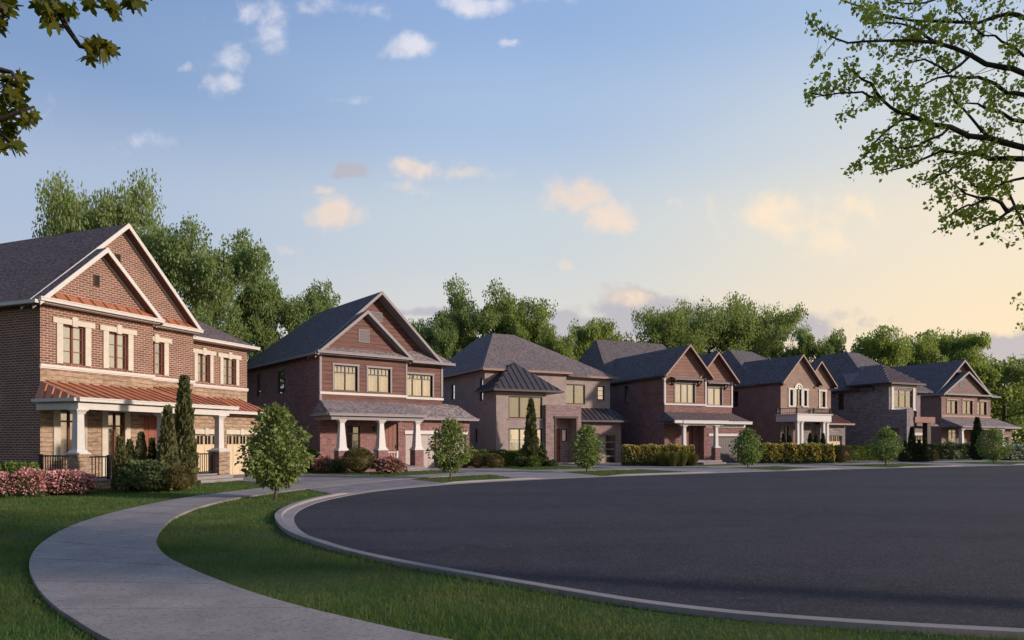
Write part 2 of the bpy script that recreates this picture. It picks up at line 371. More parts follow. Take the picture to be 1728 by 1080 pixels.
# road edge, clockwise seen from above: near kerb right -> left -> far kerb right
near = [(60, -4), (30, 1.2), (14, 4.2), (4.4, 6.12), (2.5, 6.62), (1.5, 7.12), (.64, 7.82), (0, 8.36), (-1.1, 9.28), (-1.95, 10.1), (-2.9, 11.22), (-3.8, 12.65), (-4.5, 14.4), (-4.95, 15.9), (-5.2, 17.4), (-5.28, 19.4), (-4.9, 21.9)]
far = [(-4.35, 23.6), (-3.4, 25.3), (-1.9, 27.4), (0, 29.2), (3.1, 31.6), (6.8, 33.9), (16.9, 39.7), (34, 47.3), (60, 59), (90, 72)]
road_c = chaikin(near + far, 2)
ground_m, nt, b = newmat('lawn_soil')
n1 = noise(nt, .35, 5, .6); n2 = noise(nt, 14, 6, .7)
c = mixn(nt, mrange(nt, n1.outputs[0], .35, .65), (.045, .085, .018), (.065, .105, .024)); c = mixn(nt, mrange(nt, n2.outputs[0], .4, .7, 0, .7), c, (.025, .045, .012))
nt.links.new(c, b.inputs['Base Color']); b.inputs['Roughness'].default_value = .95; bump(nt, b, n2.outputs[0], 1, .05)
g = MB(); g.poly([(-600, -300, 0), (900, -300, 0), (900, 900, 0), (-600, 900, 0)])
tag(g.build('ground', ground_m), kind='structure')

asph, nt, b = newmat('asphalt')
n1 = noise(nt, .22, 5, .6, stretch=(.5, 1.6, 1)); n2 = noise(nt, 28, 6, .85); n3 = noise(nt, 1.4, 6, .65)
c = mixn(nt, mrange(nt, n1.outputs[0], .42, .58), (.027, .026, .040), (.013, .014, .026))
c = mixn(nt, mrange(nt, n3.outputs[0], .47, .62, 0, .6), c, (.034, .032, .046))
c = mixn(nt, mrange(nt, n2.outputs[0], .54, .66, 0, .7), c, (.15, .145, .165)); c = mixn(nt, mrange(nt, n2.outputs[0], .49, .36, 0, .9), c, (.010, .010, .014))
nt.links.new(c, b.inputs['Base Color']); b.inputs['Roughness'].default_value = .85; bump(nt, b, n2.outputs[0], .8, .03)
rd = MB(); rd.slab([(x, y, .012) for x, y in road_c][::-1], .03); tag(rd.build('road', asph), kind='structure')

def concrete(name, c1, c2, sp=.85):
    m, nt, b = newmat(name); a = noise(nt, 1.1, 6, .65); e = noise(nt, 24, 6, .85)
    c = mixn(nt, mrange(nt, a.outputs[0], .3, .7), c1, c2); c = mixn(nt, mrange(nt, e.outputs[0], .49, .39, 0, sp), c, tuple(x * .35 for x in c1))
    f = noise(nt, 3, 7, .75); c = mixn(nt, mrange(nt, f.outputs[0], .50, .64, 0, .4), c, tuple(x * .6 for x in c1))
    nt.links.new(c, b.inputs['Base Color']); b.inputs['Roughness'].default_value = .85; bump(nt, b, e.outputs[0], .5, .01); return m
conc = concrete('sidewalk_concrete', (.34, .305, .285), (.22, .198, .19)); conc_l = concrete('kerb_concrete', (.30, .27, .265), (.23, .21, .21), .3)
pav = brickmat('driveway_pavers', (.27, .245, .26), (.19, .175, .19), (.10, .09, .10), .36, .18, .012, 0, ((.33, .29, .29), 2, .5), bmp=.5)

# kerb: raised where it borders the lawns, dropped at the driveways
full = chaikin(near + far, 2)
def lowered(x, y):
    for a, b_, in (((-5.0, 21.7), (-2.5, 26.9)), ((.9, 30.3), (4.6, 32.9)), ((10.6, 36.1), (15.0, 38.9)), ((19.2, 40.6), (23.4, 42.9)), ((30, 45.2), (34.2, 47.6)), ((42, 50.5), (47, 53.4)), ((56, 57), (61, 60))):
        if a[1] <= y <= b_[1] and y > 20: return True
    return False
ker = resample(full, .3)
def voff(p, s_, add):
    out = []
    for i in range(len(p)):
        a = Vector(p[max(i - 1, 0)]); b = Vector(p[min(i + 1, len(p) - 1)]); t = (b - a).normalized(); n = Vector((-t.y, t.x))
        g_ = .04 + .22 * min(1, max(0, (p[i][1] - 10.5) / 5)); d = s_ * ((g_ if add else 0) + (add - 1 if add > 1 else 0)); out.append((p[i][0] + n.x * d, p[i][1] + n.y * d))
    return out
o1 = offset(ker, 0); o2 = voff(ker, 1, 1); o3 = voff(ker, 1, 1.15)
sgn = 1
# the offset must lead away from the road: test with the first far point
mid = Vector((10, 20)); k0 = len(ker) // 2
if (Vector(offset(ker, .5)[k0]) - mid).length < (Vector(ker[k0]) - mid).length:
    o2 = voff(ker, -1, 1); o3 = voff(ker, -1, 1.15); sgn = -1
kb = MB()
hts = [(.03 if lowered(*q) else (.065 if q[1] < 11 else .085)) for q in ker]
hts = [sum(hts[max(0, i - 1):i + 2]) / len(hts[max(0, i - 1):i + 2]) for i in range(len(hts))]
for i in range(len(ker)):
    h = hts[i]; a, b2, c2 = o1[i], o2[i], o3[i]; t = .15
    ins = (a[0] + (b2[0] - a[0]) * -.02, a[1] + (b2[1] - a[1]) * -.02)
    kb.v += [(ins[0], ins[1], .0), (a[0], a[1], .022), (b2[0] * .97 + a[0] * .03, b2[1] * .97 + a[1] * .03, .03), (b2[0], b2[1], h - .012), (b2[0] * .9 + c2[0] * .1, b2[1] * .9 + c2[1] * .1, h), (c2[0], c2[1], h), (c2[0], c2[1], -.02)]
    if i:
        for k in range(6): n = (i - 1) * 7 + k; kb.f.append((n, n + 1, n + 8, n + 7))
tag(kb.build('kerb', conc_l), kind='structure')

# sidewalk: curved path in the foreground that runs on along the far verge, poured in slabs
p_out = [(6, 2.1), (1.2, 3.2), (-1.6, 4.4), (-3.3, 5.74), (-3.96, 6.37), (-4.67, 7.07), (-5.56, 8.12), (-6.6, 9.52), (-7.57, 11.18), (-8.6, 13.6), (-9.25, 16.44), (-9.5, 19.83), (-9.24, 22.76), (-8.5, 26.2), (-6.9, 30.1), (-4.6, 34.0), (-.8, 38.0), (4.6, 41.4), (13, 45.6), (25, 51.6), (45, 61.5), (75, 75)]
p_in = [(6.6, 3.5), (3.2, 4.2), (1.2, 4.9), (-.46, 5.72), (-1.44, 6.43), (-2.36, 7.15), (-3.19, 7.95), (-4.14, 8.99), (-5.1, 10.15), (-6.2, 12.1), (-7.5, 15.6), (-8.0, 19.3), (-7.56, 22.63), (-6.5, 25.9), (-4.9, 29.7), (-2.9, 32.9), (.4, 36.3), (5.4, 39.7), (13.8, 44), (25.8, 50), (45.8, 59.9), (75.8, 73.4)]
po = chaikin(p_out, 2); pi = chaikin(p_in, 2)
sw = MB(); acc = 0; gap = []; cur = [0]
lens = [0]
for i in range(1, len(po)): lens.append(lens[-1] + (Vector(po[i]) + Vector(pi[i]) - Vector(po[i - 1]) - Vector(pi[i - 1])).length / 2)
def at(t):
    for i in range(1, len(lens)):
        if lens[i] >= t:
            f = (t - lens[i - 1]) / (lens[i] - lens[i - 1]); lp = lambda P: (P[i - 1][0] + (P[i][0] - P[i - 1][0]) * f, P[i - 1][1] + (P[i][1] - P[i - 1][1]) * f)
            return lp(po), lp(pi)
    return po[-1], pi[-1]
t = 0; SL = 1.75
while t < lens[-1] - SL:
    A = [at(t + .014 + k * (SL - .028) / 6) for k in range(7)]
    top = [a for a, _ in A] + [b_ for _, b_ in A][::-1]
    zt = .055 if t < 24 else max(.032, .055 - (t - 24) * .008)
    sw.slab([(x, y, zt) for x, y in top][::-1], .09)
    t += SL
bed = [(x, y, .012) for x, y in po] + [(x, y, .012) for x, y in pi][::-1]
sw.slab(bed[::-1], .02)
tag(sw.build('sidewalk', conc), kind='structure')

HS = {1: ((-16.6, 24.6), 21.5), 2: ((-10.43, 38.0), 50.6), 3: ((-1.86, 47.8), 63.), 4: ((11.1, 50.9), 66.), 5: ((21.9, 57.), 62.), 6: ((33., 62.), 63.), 7: ((43.6, 71.), 63.)}
def hw(h, u, v):
    (ox, oy), ph = HS[h]; ph = R(ph)
    return (ox + u * math.sin(ph) - v * math.cos(ph), oy + u * math.cos(ph) + v * math.sin(ph))
DRV = []
def drive(pts, m, z=.024):
    DRV.append((0, pts)); d = MB(); d.slab([(x, y, z) for x, y in pts], .03); return tag(d.build('driveway', m), kind='structure')
drive([hw(1, 7.1, .6), (-9.4, 27.4), (-7.0, 24.0), (-5.45, 21.6), (-4.9, 23.3), (-3.95, 25.4), (-2.55, 27.4), (-4.4, 30), (-6.5, 33), hw(1, 11.9, .6)], pav)
drive([hw(2, 5.2, .1), (-1.5, 35.5), (.45, 30.1), (4.2, 32.95), (2.5, 37.5), hw(2, 10.1, .1)], conc_l)
drive([hw(3, 3.7, -2.3), hw(3, 4.5, -7), (10.1, 36.2), (14.8, 39.0), (13, 44), hw(3, 11.1, -.4)], conc_l)
drive([hw(4, 3.1, -.6), (19, 41.3), (23.2, 43.2), hw(4, 7.0, -.6)], conc_l)
drive([hw(5, 4.0, -.4), (30, 46.1), (34, 47.9), hw(5, 7.6, -.4)], conc_l)
drive([hw(6, 1.2, -2.2), (41.5, 51.4), (46.5, 53.8), hw(6, 7.6, .4)], conc_l)
drive([hw(7, 9.2, -.2), (56, 58.1), (61, 60.4), hw(7, 12.9, -.2)], conc_l)

# ------------------------------------------------------------------ house kit (local: x along the front, y back, z up)
class PL:
    def __init__(s, kind, c): s.k = kind; s.c = c
    def P(s, a, d, z):
        if s.k == 'F': return (a, s.c + d, z)         # front, faces -y
        if s.k == 'S': return (s.c + d, a, z)         # left side, faces -x
        if s.k == 'R': return (s.c - d, a, z)         # right side, faces +x
        return (a, s.c - d, z)                        # back
    def box(s, mb, a0, a1, d0, d1, z0, z1):
        mb.hexa([s.P(a0, d0, z0), s.P(a1, d0, z0), s.P(a1, d1, z0), s.P(a0, d1, z0), s.P(a0, d0, z1), s.P(a1, d0, z1), s.P(a1, d1, z1), s.P(a0, d1, z1)])
def wall(mb, pl, a0, a1, z0, z1, ops=(), depth=.16):
    A = sorted({a0, a1, *[min(max(x, a0), a1) for o in ops for x in o[:2]]}); Z = sorted({z0, z1, *[min(max(x, z0), z1) for o in ops for x in o[2:4]]})
    for i in range(len(A) - 1):
        for j in range(len(Z) - 1):
            ca = (A[i] + A[i + 1]) / 2; cz = (Z[j] + Z[j + 1]) / 2
            if any(o[0] < ca < o[1] and o[2] < cz < o[3] for o in ops): continue
            mb.poly([pl.P(A[i], 0, Z[j]), pl.P(A[i + 1], 0, Z[j]), pl.P(A[i + 1], 0, Z[j + 1]), pl.P(A[i], 0, Z[j + 1])])
    for a, b_, c, d in [o[:4] for o in ops]:
        if not (a0 - 1e-6 <= a and b_ <= a1 + 1e-6 and c < z1 and d > z0): continue
        c_ = max(c, z0); d_ = min(d, z1)
        q = [((a, c_), (a, d_)), ((b_, c_), (b_, d_))]
        if c >= z0: q.append(((a, c), (b_, c)))
        if d <= z1: q.append(((a, d), (b_, d)))
        for (p, q2) in q: mb.poly([pl.P(p[0], 0, p[1]), pl.P(q2[0], 0, q2[1]), pl.P(q2[0], depth, q2[1]), pl.P(p[0], depth, p[1])])
def window(h, pl, a0, a1, z0, z1, fm, cols=2, rows=1, muntin=False, transom=None, cur=None, curm=None, depth=.10, gl=None, label=None, fr=.06, name='window'):
    f = MB(); d0 = depth - .05; d1 = depth + .04; f_ = fr
    pl.box(f, a0, a1, d0, d1, z0, z0 + f_); pl.box(f, a0, a1, d0, d1, z1 - f_, z1)
    pl.box(f, a0, a0 + f_, d0 + .003, d1 - .003, z0 + f_, z1 - f_); pl.box(f, a1 - f_, a1, d0 + .003, d1 - .003, z0 + f_, z1 - f_)
    w = (a1 - a0) / cols
    for i in range(1, cols): pl.box(f, a0 + i * w - f_ * .55, a0 + i * w + f_ * .55, d0 + .006, d1 - .006, z0 + f_, z1 - f_)
    zt = z1
    if transom: zt = z0 + (z1 - z0) * transom; pl.box(f, a0 + f_, a1 - f_, d0 + .009, d1 - .009, zt - .03, zt + .03)
    if muntin:
        for i in range(cols):
            for r_ in range(1, muntin):
                z = z0 + (zt - z0) * r_ / muntin; pl.box(f, a0 + i * w + f_ * .5, a0 + (i + 1) * w - f_ * .5, d0 + .02, d1 - .03, z - .013, z + .013)
    wo = f.build(name, fm, h, label)
    g_ = MB(); pl.box(g_, a0 + f_ * .5, a1 - f_ * .5, depth + .001, depth + .007, z0 + f_ * .5, z1 - f_ * .5); g_.build('pane', gl or glass, wo)
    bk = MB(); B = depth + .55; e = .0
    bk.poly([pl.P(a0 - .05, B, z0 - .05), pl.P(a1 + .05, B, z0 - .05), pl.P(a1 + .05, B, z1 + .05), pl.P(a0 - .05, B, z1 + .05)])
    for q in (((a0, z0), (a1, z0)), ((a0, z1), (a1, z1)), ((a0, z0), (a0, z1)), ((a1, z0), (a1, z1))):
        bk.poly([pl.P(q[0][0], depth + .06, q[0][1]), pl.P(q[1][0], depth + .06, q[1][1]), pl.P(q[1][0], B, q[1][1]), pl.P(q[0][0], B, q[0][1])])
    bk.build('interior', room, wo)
    if cur:
        c = MB(); spans = {'full': [(0, 1)], 'sides': [(0, .3), (.7, 1)], 'left': [(0, .45)], 'right': [(.5, 1)], 'gap': [(0, .42), (.58, 1)]}[cur]
        for s0, s1 in spans:
            A = a0 + (a1 - a0) * s0 + .01; B2 = a0 + (a1 - a0) * s1 - .01; n = max(6, int((B2 - A) / .045)); pr = None
            for i in range(n + 1):
                a = A + (B2 - A) * i / n; dd = depth + .17 + .045 * math.sin(i * 1.35) + .025 * math.sin(i * .53 + a0)
                if pr: c.poly([pl.P(pr[0], pr[1], z0), pl.P(a, dd, z0), pl.P(a, dd, z1), pl.P(pr[0], pr[1], z1)])
                pr = (a, dd)
        c.build('curtain', curm or curtain, wo)
    return wo
def surround(h, wo, pl, a0, a1, z0, z1, m, jw=.17, lh=.2, ear=.16, key=True, sill=False):
    s = MB(); pr = -.045
    pl.box(s, a0 - jw, a0 - .002, pr, .03, z0, z1); pl.box(s, a1 + .002, a1 + jw, pr, .03, z0, z1)
    pl.box(s, a0 - jw - ear, a1 + jw + ear, pr - .02, .03, z1 + .002, z1 + lh)
    if key:
        c = (a0 + a1) / 2; pl.box(s, c - .10, c + .10, pr - .045, .0, z1 - .05, z1 + lh + .1)
        pl.box(s, c - .13, c + .13, pr - .04, .0, z1 + lh + .02, z1 + lh + .06)
    if sill: pl.box(s, a0 - jw - .05, a1 + jw + .05, pr - .04, .04, z0 - .1, z0 - .002)
    s.build('surround', m, wo)
def trimframe(wo, pl, a0, a1, z0, z1, m, w=.11, sill=True):
    s = MB(); pl.box(s, a0 - w, a0 - .002, -.035, .04, z0, z1); pl.box(s, a1 + .002, a1 + w, -.035, .04, z0, z1)
    pl.box(s, a0 - w - .02, a1 + w + .02, -.045, .04, z1 + .002, z1 + w * 1.15)
    if sill: pl.box(s, a0 - w, a1 + w, -.05, .04, z0 - w * .7, z0 - .002)
    s.build('casing', m, wo)
def house(i, name, label):
    (ox, oy), ph = HS[i]; return thing(name, label, 'house', (ox, oy, 0), R(90 - ph))
def gutter(mb, x0, x1, y, z, h=.13, w=.13): mb.box(x0, x1, y - w, y, z - h, z); mb.box(x0 - .015, x1 + .015, y - w - .018, y - w + .03, z - .035, z + .01)
def seamroof(h, name, m, quads, sp=.42, parts='seam_roof'):
    """quads: (eaveL, eaveR, topR, topL) with standing ribs running up the slope"""
    s = MB()
    for q in quads:
        eL, eR, tR, tL = [Vector(p) for p in q]; s.slab([eL, eR, tR, tL] if (tR - tL).length > .02 else [eL, eR, tR], .07)
        n = (eR - eL).cross(tL - eL).normalized(); n = n if n.z > 0 else -n
        ax = (eR - eL).normalized(); W = (eR - eL).length; up = n.cross(ax).normalized()
        a = tL - eL; b_ = tR - eL; H_ = a.dot(up); xl = a.dot(ax); xr = b_.dot(ax); k = 1
        while k * sp < W:
            x = k * sp; top = H_
            if x < xl: top = H_ * x / xl
            if x > xr: top = min(top, H_ * (W - x) / (W - xr))
            if top > .1:
                p0 = eL + ax * x + up * .0 + n * .02; p1 = eL + ax * x + up * (top - .02) + n * .02; s.bar(p0, p1, .035, .05, n)
            k += 1
    return s.build(name, m, h)
def rake(mb, p, q, h=.2, w=.05):
    """board hanging below a sloping roof edge"""
    p = Vector(p); q = Vector(q); dn = Vector((0, 0, -h)); o = Vector((0, -w, 0))
    mb.hexa([p + dn + o, q + dn + o, q + dn, p + dn, p + o, q + o, q, p])
def gablefront(roof, trim, xl, xc, xr, zl, zc, zr, y0, y1, ywall=None, t=.16, rh=.2, soff=None, yl=None, yr=None, wallmb=None, wm=None):
    """two roof planes from the front edge y0 back to y1 with rake boards"""
    roof.slab([(xl, y0, zl), (xc, y0, zc), (xc, y1 if yl is None else yl, zc), (xl, y1 if yl is None else yl, zl)][::-1], t)
    roof.slab([(xc, y0, zc), (xr, y0, zr), (xr, y1 if yr is None else yr, zr), (xc, y1 if yr is None else yr, zc)][::-1], t)
    rake(trim, (xl, y0 - .002, zl + .015), (xc, y0 - .002, zc + .015), rh); rake(trim, (xc, y0 - .002, zc + .015), (xr, y0 - .002, zr + .015), rh)
def louver(h, y, a0, a1, z0, z1, fm, name='gable_vent'):
    v = MB(); v.box(a0, a1, y - .04, y + .0, z0, z0 + .04); v.box(a0, a1, y - .04, y, z1 - .04, z1); v.box(a0, a0 + .04, y - .037, y, z0 + .04, z1 - .04); v.box(a1 - .04, a1, y - .037, y, z0 + .04, z1 - .04)
    k = z0 + .06
    while k < z1 - .06: v.hexa([(a0 + .04, y - .03, k), (a1 - .04, y - .03, k), (a1 - .04, y - .004, k + .03), (a0 + .04, y - .004, k + .03), (a0 + .04, y - .03, k + .012), (a1 - .04, y - .03, k + .012), (a1 - .04, y - .004, k + .042), (a0 + .04, y - .004, k + .042)]); k += .055
    return v.build(name, fm, h)
def garage_door(h, pl, a0, a1, z0, z1, m, rows=4, cols=4, d=.14, lights='top', gm=None, label=None, style='panel'):
    g_ = MB(); pl.box(g_, a0, a1, d, d + .05, z0, z1); rh = (z1 - z0) / rows; cw = (a1 - a0) / cols; glz = []
    for r_ in range(rows):
        for c in range(cols):
            x0 = a0 + c * cw + .05; x1 = a0 + (c + 1) * cw - .05; y0 = z0 + r_ * rh + .045; y1 = z0 + (r_ + 1) * rh - .045
            if (lights == 'top' and r_ == rows - 1) or (lights == 'right' and c == cols - 1):
                glz.append((x0, x1, y0, y1))
                for q in ((x0 - .03, x1 + .03, y0 - .03, y0), (x0 - .03, x1 + .03, y1, y1 + .03), (x0 - .03, x0, y0, y1), (x1, x1 + .03, y0, y1)): pl.box(g_, q[0], q[1], d - .025, d, q[2], q[3])
                if lights == 'top': pl.box(g_, (x0 + x1) / 2 - .015, (x0 + x1) / 2 + .015, d - .02, d, y0, y1)
            elif style == 'panel': pl.box(g_, x0, x1, d - .018, d, y0, y1)
        if style == 'slab' and r_: pl.box(g_, a0, a1, d - .006, d, z0 + r_ * rh - .008, z0 + r_ * rh + .008)
    if style == 'planks':
        n = int((a1 - a0) / .16)
        for k in range(n): pl.box(g_, a0 + k * (a1 - a0) / n + .008, a0 + (k + 1) * (a1 - a0) / n - .008, d - .014, d, z0 + .03, z1 - .03)
    o = g_.build('garage_door', m, h, label)
    if glz:
        q = MB()
        for x0, x1, y0, y1 in glz: pl.box(q, x0, x1, d - .012, d - .002, y0, y1)
        q.build('pane', gm or darkpane, o)
    return o
def door(h, pl, a0, a1, z0, z1, m, d=.12, panels=True, label=None, plank=False):
    q = MB(); pl.box(q, a0, a1, d, d + .05, z0, z1)
    if plank:
        n = max(2, int((a1 - a0) / .28))
        for k in range(n): pl.box(q, a0 + k * (a1 - a0) / n + .012, a0 + (k + 1) * (a1 - a0) / n - .012, d - .016, d, z0 + .04, z1 - .04)
    elif panels:
        w = (a1 - a0)
        for c in range(2):
            for (f0, f1) in ((.06, .30), (.34, .62), (.66, .94)):
                pl.box(q, a0 + w * (.08 + .44 * c), a0 + w * (.48 + .44 * c), d - .02, d, z0 + (z1 - z0) * f0, z0 + (z1 - z0) * f1)
    o = q.build('front_door', m, h, label)
    k = MB(); pl.box(k, a1 - .13, a1 - .09, d - .07, d - .02, z0 + .95, z0 + 1.15); k.build('handle', black_iron, o); return o
darkpane = plain('dark_pane', (.015, .014, .016), .12, .1)
def pier(h, x, y, z0, zp, zc, w, m, capm, colm, cw0=.32, cw1=.24, name='porch_pier', square=True):
    p = MB(); p.box(x - w / 2, x + w / 2, y - w / 2, y + w / 2, z0, zp); po_ = p.build(name, m, h)
    c = MB(); c.box(x - w / 2 - .04, x + w / 2 + .04, y - w / 2 - .04, y + w / 2 + .04, zp, zp + .06); c.frustum(x, y, zp + .06, zp + .16, w * .98, cw0 + .06); c.build('cap', capm, po_)
    k = MB(); k.frustum(x, y, zp + .16, zc - .16, cw0, cw1); k.frustum(x, y, zc - .16, zc - .12, cw1 + .05, cw1 + .07); k.frustum(x, y, zc - .12, zc - .04, cw1 + .06, cw1 + .16); k.frustum(x, y, zc - .04, zc, cw1 + .2, cw1 + .2); k.build('porch_column', colm, h)
def railing(h, a, b_, z0, z1, m, sp=.115, post=True, glassy=False):
    r_ = MB(); a = Vector(a); b_ = Vector(b_); L_ = (b_ - a).length; d = (b_ - a) / L_
    r_.bar((a.x, a.y, z1), (b_.x, b_.y, z1), .05, .05); r_.bar((a.x, a.y, z0 + .08), (b_.x, b_.y, z0 + .08), .04, .04)
    n = int(L_ / sp)
    for i in range(1, n): p = a + d * (L_ * i / n); r_.bar((p.x, p.y, z0 + .1), (p.x, p.y, z1 - .02), .022, .022)
    if post:
        for p in (a, b_): r_.bar((p.x, p.y, z0), (p.x, p.y, z1 + .06), .1, .1)
    return r_.build('railing', m, h)
def boxwalls(mb, x0, x1, y0, y1, z0, z1, left=True, right=True, back=True):
    if left: wall(mb, PL('S', x0), y0, y1, z0, z1)
    if right: wall(mb, PL('R', x1), y0, y1, z0, z1)
    if back: wall(mb, PL('B', y1), x0, x1, z0, z1)
def gabled(roof, trim, soff, fri, xl, xc, xr, zl, zc, zr, y0, yw, y1l, y1r, t=.16, rh=.2):
    gablefront(roof, trim, xl, xc, xr, zl, zc, zr, y0, y0 + .1, t=t, rh=rh, yl=y1l, yr=y1r)
    for (a, za, b_, zb) in ((xl, zl, xc, zc), (xc, zc, xr, zr)):
        soff.slab([(a, y0 + .01, za - t - .004), (b_, y0 + .01, zb - t - .004), (b_, yw - .01, zb - t - .004), (a, yw - .01, za - t - .004)][::-1], .02)
        fri.hexa([(a, yw - .045, za - t - .12), (b_, yw - .045, zb - t - .12), (b_, yw - .004, zb - t - .12), (a, yw - .004, za - t - .12), (a, yw - .045, za - t - .026), (b_, yw - .045, zb - t - .026), (b_, yw - .004, zb - t - .026), (a, yw - .004, za - t - .026)])

# ---- house 1: brown brick over tan stone, copper porch roof
def house1():
    h = house(1, 'brick_house', 'nearest house at left, brown brick over tan stone with copper coloured porch roof')
    ws = [(.81, 1.68, 4.48, 5.92), (2.65, 3.51, 4.48, 5.92)]; wb = [(4.95, 5.78, 4.5, 5.91)]; wc = [(7.45, 7.72, 4.5, 5.88), (8.79, 9.57, 4.5, 5.86), (10.42, 11.3, 4.5, 5.84)]
    F0, F1, F2, FG = PL('F', 0), PL('F', .6), PL('F', 1.8), PL('F', .5)
    b = MB(); wall(b, F0, 0, 4.7, 4.36, 6.62, ws); wall(b, F1, 4.7, 7.4, 4.36, 6.62, wb); wall(b, F2, 7.4, 12.1, 4.36, 6.6, wc)
    wall(b, PL('S', 0), 0, 13, 0, 6.62); wall(b, PL('R', 4.7), 0, .6, 4.36, 6.62); wall(b, PL('R', 7.4), .6, 1.8, 3.6, 6.62); wall(b, PL('R', 12.1), 1.8, 13, 0, 6.6); wall(b, PL('B', 13), 0, 12.1, 0, 6.6)
    b.poly([(.0, 0, 6.62), (4.6, 0, 6.62), (2.3, 0, 8.84)]); b.poly([(0, .6, 6.62), (7.3, .6, 6.62), (3.72, .6, 10.2)])
    b.poly([(0, 13, 6.62), (7.3, 13, 6.62), (3.72, 13, 10.2)])
    b.build('wall', brown_brick, h)
    lw = [(.72, 1.5, .95, 2.8), (2.62, 3.36, .32, 2.8)]; dr = (4.25, 5.2, .3, 2.72)
    g1 = (7.1, 8.95, 0, 1.96); g2 = (9.35, 11.2, 0, 1.96)
    s = MB(); wall(s, F0, .002, 6.6, 0, 3.6, lw + [dr]); wall(s, F0, .002, 4.7, 3.6, 4.3); wall(s, F1, 4.7, 7.4, 3.5, 4.3); wall(s, F2, 7.4, 12.1, 3.0, 4.3)
    wall(s, PL('R', 6.6), 0, .5, 0, 3.5); wall(s, FG, 6.6, 11.8, 0, 3.05, [g1, g2]); wall(s, PL('R', 11.8), .5, 1.8, 0, 3.05)
    s.build('stone_wall', tan_stone, h)
    tr = MB()
    for x0, x1, y in ((-.03, 4.76, 0), (4.76, 7.45, .6), (7.45, 12.14, 1.8)): tr.box(x0, x1, y - .07, y + .02, 4.302, 4.40); tr.box(x0, x1, y - .045, y + .02, 4.25, 4.302)
    tr.build('string_course', cream, h)
    for (a0, a1, z0, z1), pl in [(w, F0) for w in ws] + [(wb[0], F1)] + [(w, F2) for w in wc]:
        c = 2 if a1 - a0 > .5 else 1
        w_ = window(h, pl, a0, a1, z0, z1, redframe, c, 1, 3, curm=curtain_w, cur='sides' if c == 2 else None, depth=.12, gl=glass1); surround(h, w_, pl, a0, a1, z0, z1, surround_st, .23 if pl is not F2 else .2, .2, .15)
    w_ = window(h, F0, *lw[0], redframe, 2, 1, 0, .78, cur='full', curm=curtain); surround(h, w_, F0, *lw[0], surround_st, .25, .12, 0, False)
    w_ = window(h, F0, *lw[1], redframe, 2, 1, 0, .78, cur='full', curm=curtain, label='tall french window under the porch'); surround(h, w_, F0, *lw[1], surround_st, .25, .12, 0, False)
    door(h, F0, *dr, reddoor, plank=True)
    for g_ in (g1, g2):
        o = garage_door(h, FG, *g_, cream_door, 4, 4)
        l = MB(); a0, a1 = g_[:2]; FG.box(l, a0 - .1, a1 + .1, -.05, .04, 1.99, 2.2); FG.box(l, (a0 + a1) / 2 - .1, (a0 + a1) / 2 + .1, -.08, -.0, 1.96, 2.26); l.build('lintel', surround_st, o)
    # roofs
    rf = MB(); t = MB(); so_ = MB(); fr = MB()
    gabled(rf, t, so_, fr, -.28, 3.72, 7.5, 6.58, 10.42, 6.68, .22, .6, 13.3, 13.3)
    gabled(rf, t, so_, fr, -.285, 2.3, 4.85, 6.57, 9.03, 6.66, -.38, 0, .21, .62)
    rf.slab([(7.3, 1.4, 6.55), (12.45, 1.4, 6.55), (8.6, 6.4, 9.4), (7.3, 6.4, 9.4)], .12); rf.slab([(12.45, 1.4, 6.55), (12.45, 13.3, 6.55), (8.6, 9, 9.4), (8.6, 6.4, 9.4)], .12)
    rf.slab([(12.45, 13.3, 6.55), (5, 13.3, 6.55), (5, 9, 9.4), (8.6, 9, 9.4)], .12); rf.slab([(5, 6.4, 9.4), (8.6, 6.4, 9.4), (8.6, 9, 9.4), (5, 9, 9.4)], .12)
    rf.build('roof', sh_dark, h); t.build('gable_trim', cream, h); so_.build('soffit', soffitm, h); fr.build('frieze', cream, h)
    gt = MB(); gutter(gt, -.3, 4.85, -.36, 6.68); gutter(gt, 4.87, 7.5, .24, 6.68); gutter(gt, 7.52, 12.48, 1.4, 6.56)
    gt.box(-.42, -.285, -.35, 13.3, 6.46, 6.58); gt.box(-.3, 4.75, -.355, -.02, 6.50, 6.55); gt.box(4.75, 7.45, .245, .58, 6.50, 6.55); gt.box(7.45, 12.4, 1.41, 1.78, 6.42, 6.45)
    gt.box(12.47, 12.58, 1.4, 13.3, 6.42, 6.54); gt.build('gutter', cream, h)
    seamroof(h, 'gable_skirt_roof', copper, [((-.12, -.36, 6.70), (4.72, -.36, 6.70), (4.25, -.02, 6.99), (.33, -.02, 6.99)), ((4.8, .24, 6.70), (7.35, .24, 6.70), (6.95, .58, 6.99), (4.5, .58, 6.99))], .5)
    for y_, a_, z_ in ((0, 2.03, 7.56), (.6, 3.42, 8.75)):
        o = louver(h, y_, a_, a_ + .24, z_, z_ + .43, darktrim); q = MB(); q.box(a_ + .02, a_ + .22, y_ - .012, y_ - .003, z_ + .02, z_ + .41); q.build('backing', darkpane, o)
    # porch
    seamroof(h, 'porch_roof', copper, [((-.2, -2.15, 3.14), (4.7, -2.15, 3.14), (4.7, 0, 3.8), (.02, 0, 3.8)), ((4.7, -2.15, 3.14), (7.1, -2.15, 3.14), (6.5, .6, 3.98), (4.7, .6, 3.98)),
        ((-.2, 0, 3.14), (-.2, -2.15, 3.14), (.02, 0, 3.8), (.02, 0, 3.8)), ((7.1, -2.15, 3.14), (7.1, .3, 3.14), (6.5, .6, 3.98), (6.5, .6, 3.98)),
        ((6.9, .1, 3.08), (12.15, .1, 3.08), (11.6, 1.8, 3.8), (6.3, 1.8, 3.8)), ((12.15, .1, 3.08), (12.15, 2.6, 3.08), (11.6, 1.8, 3.8), (11.6, 1.8, 3.8))], .42)
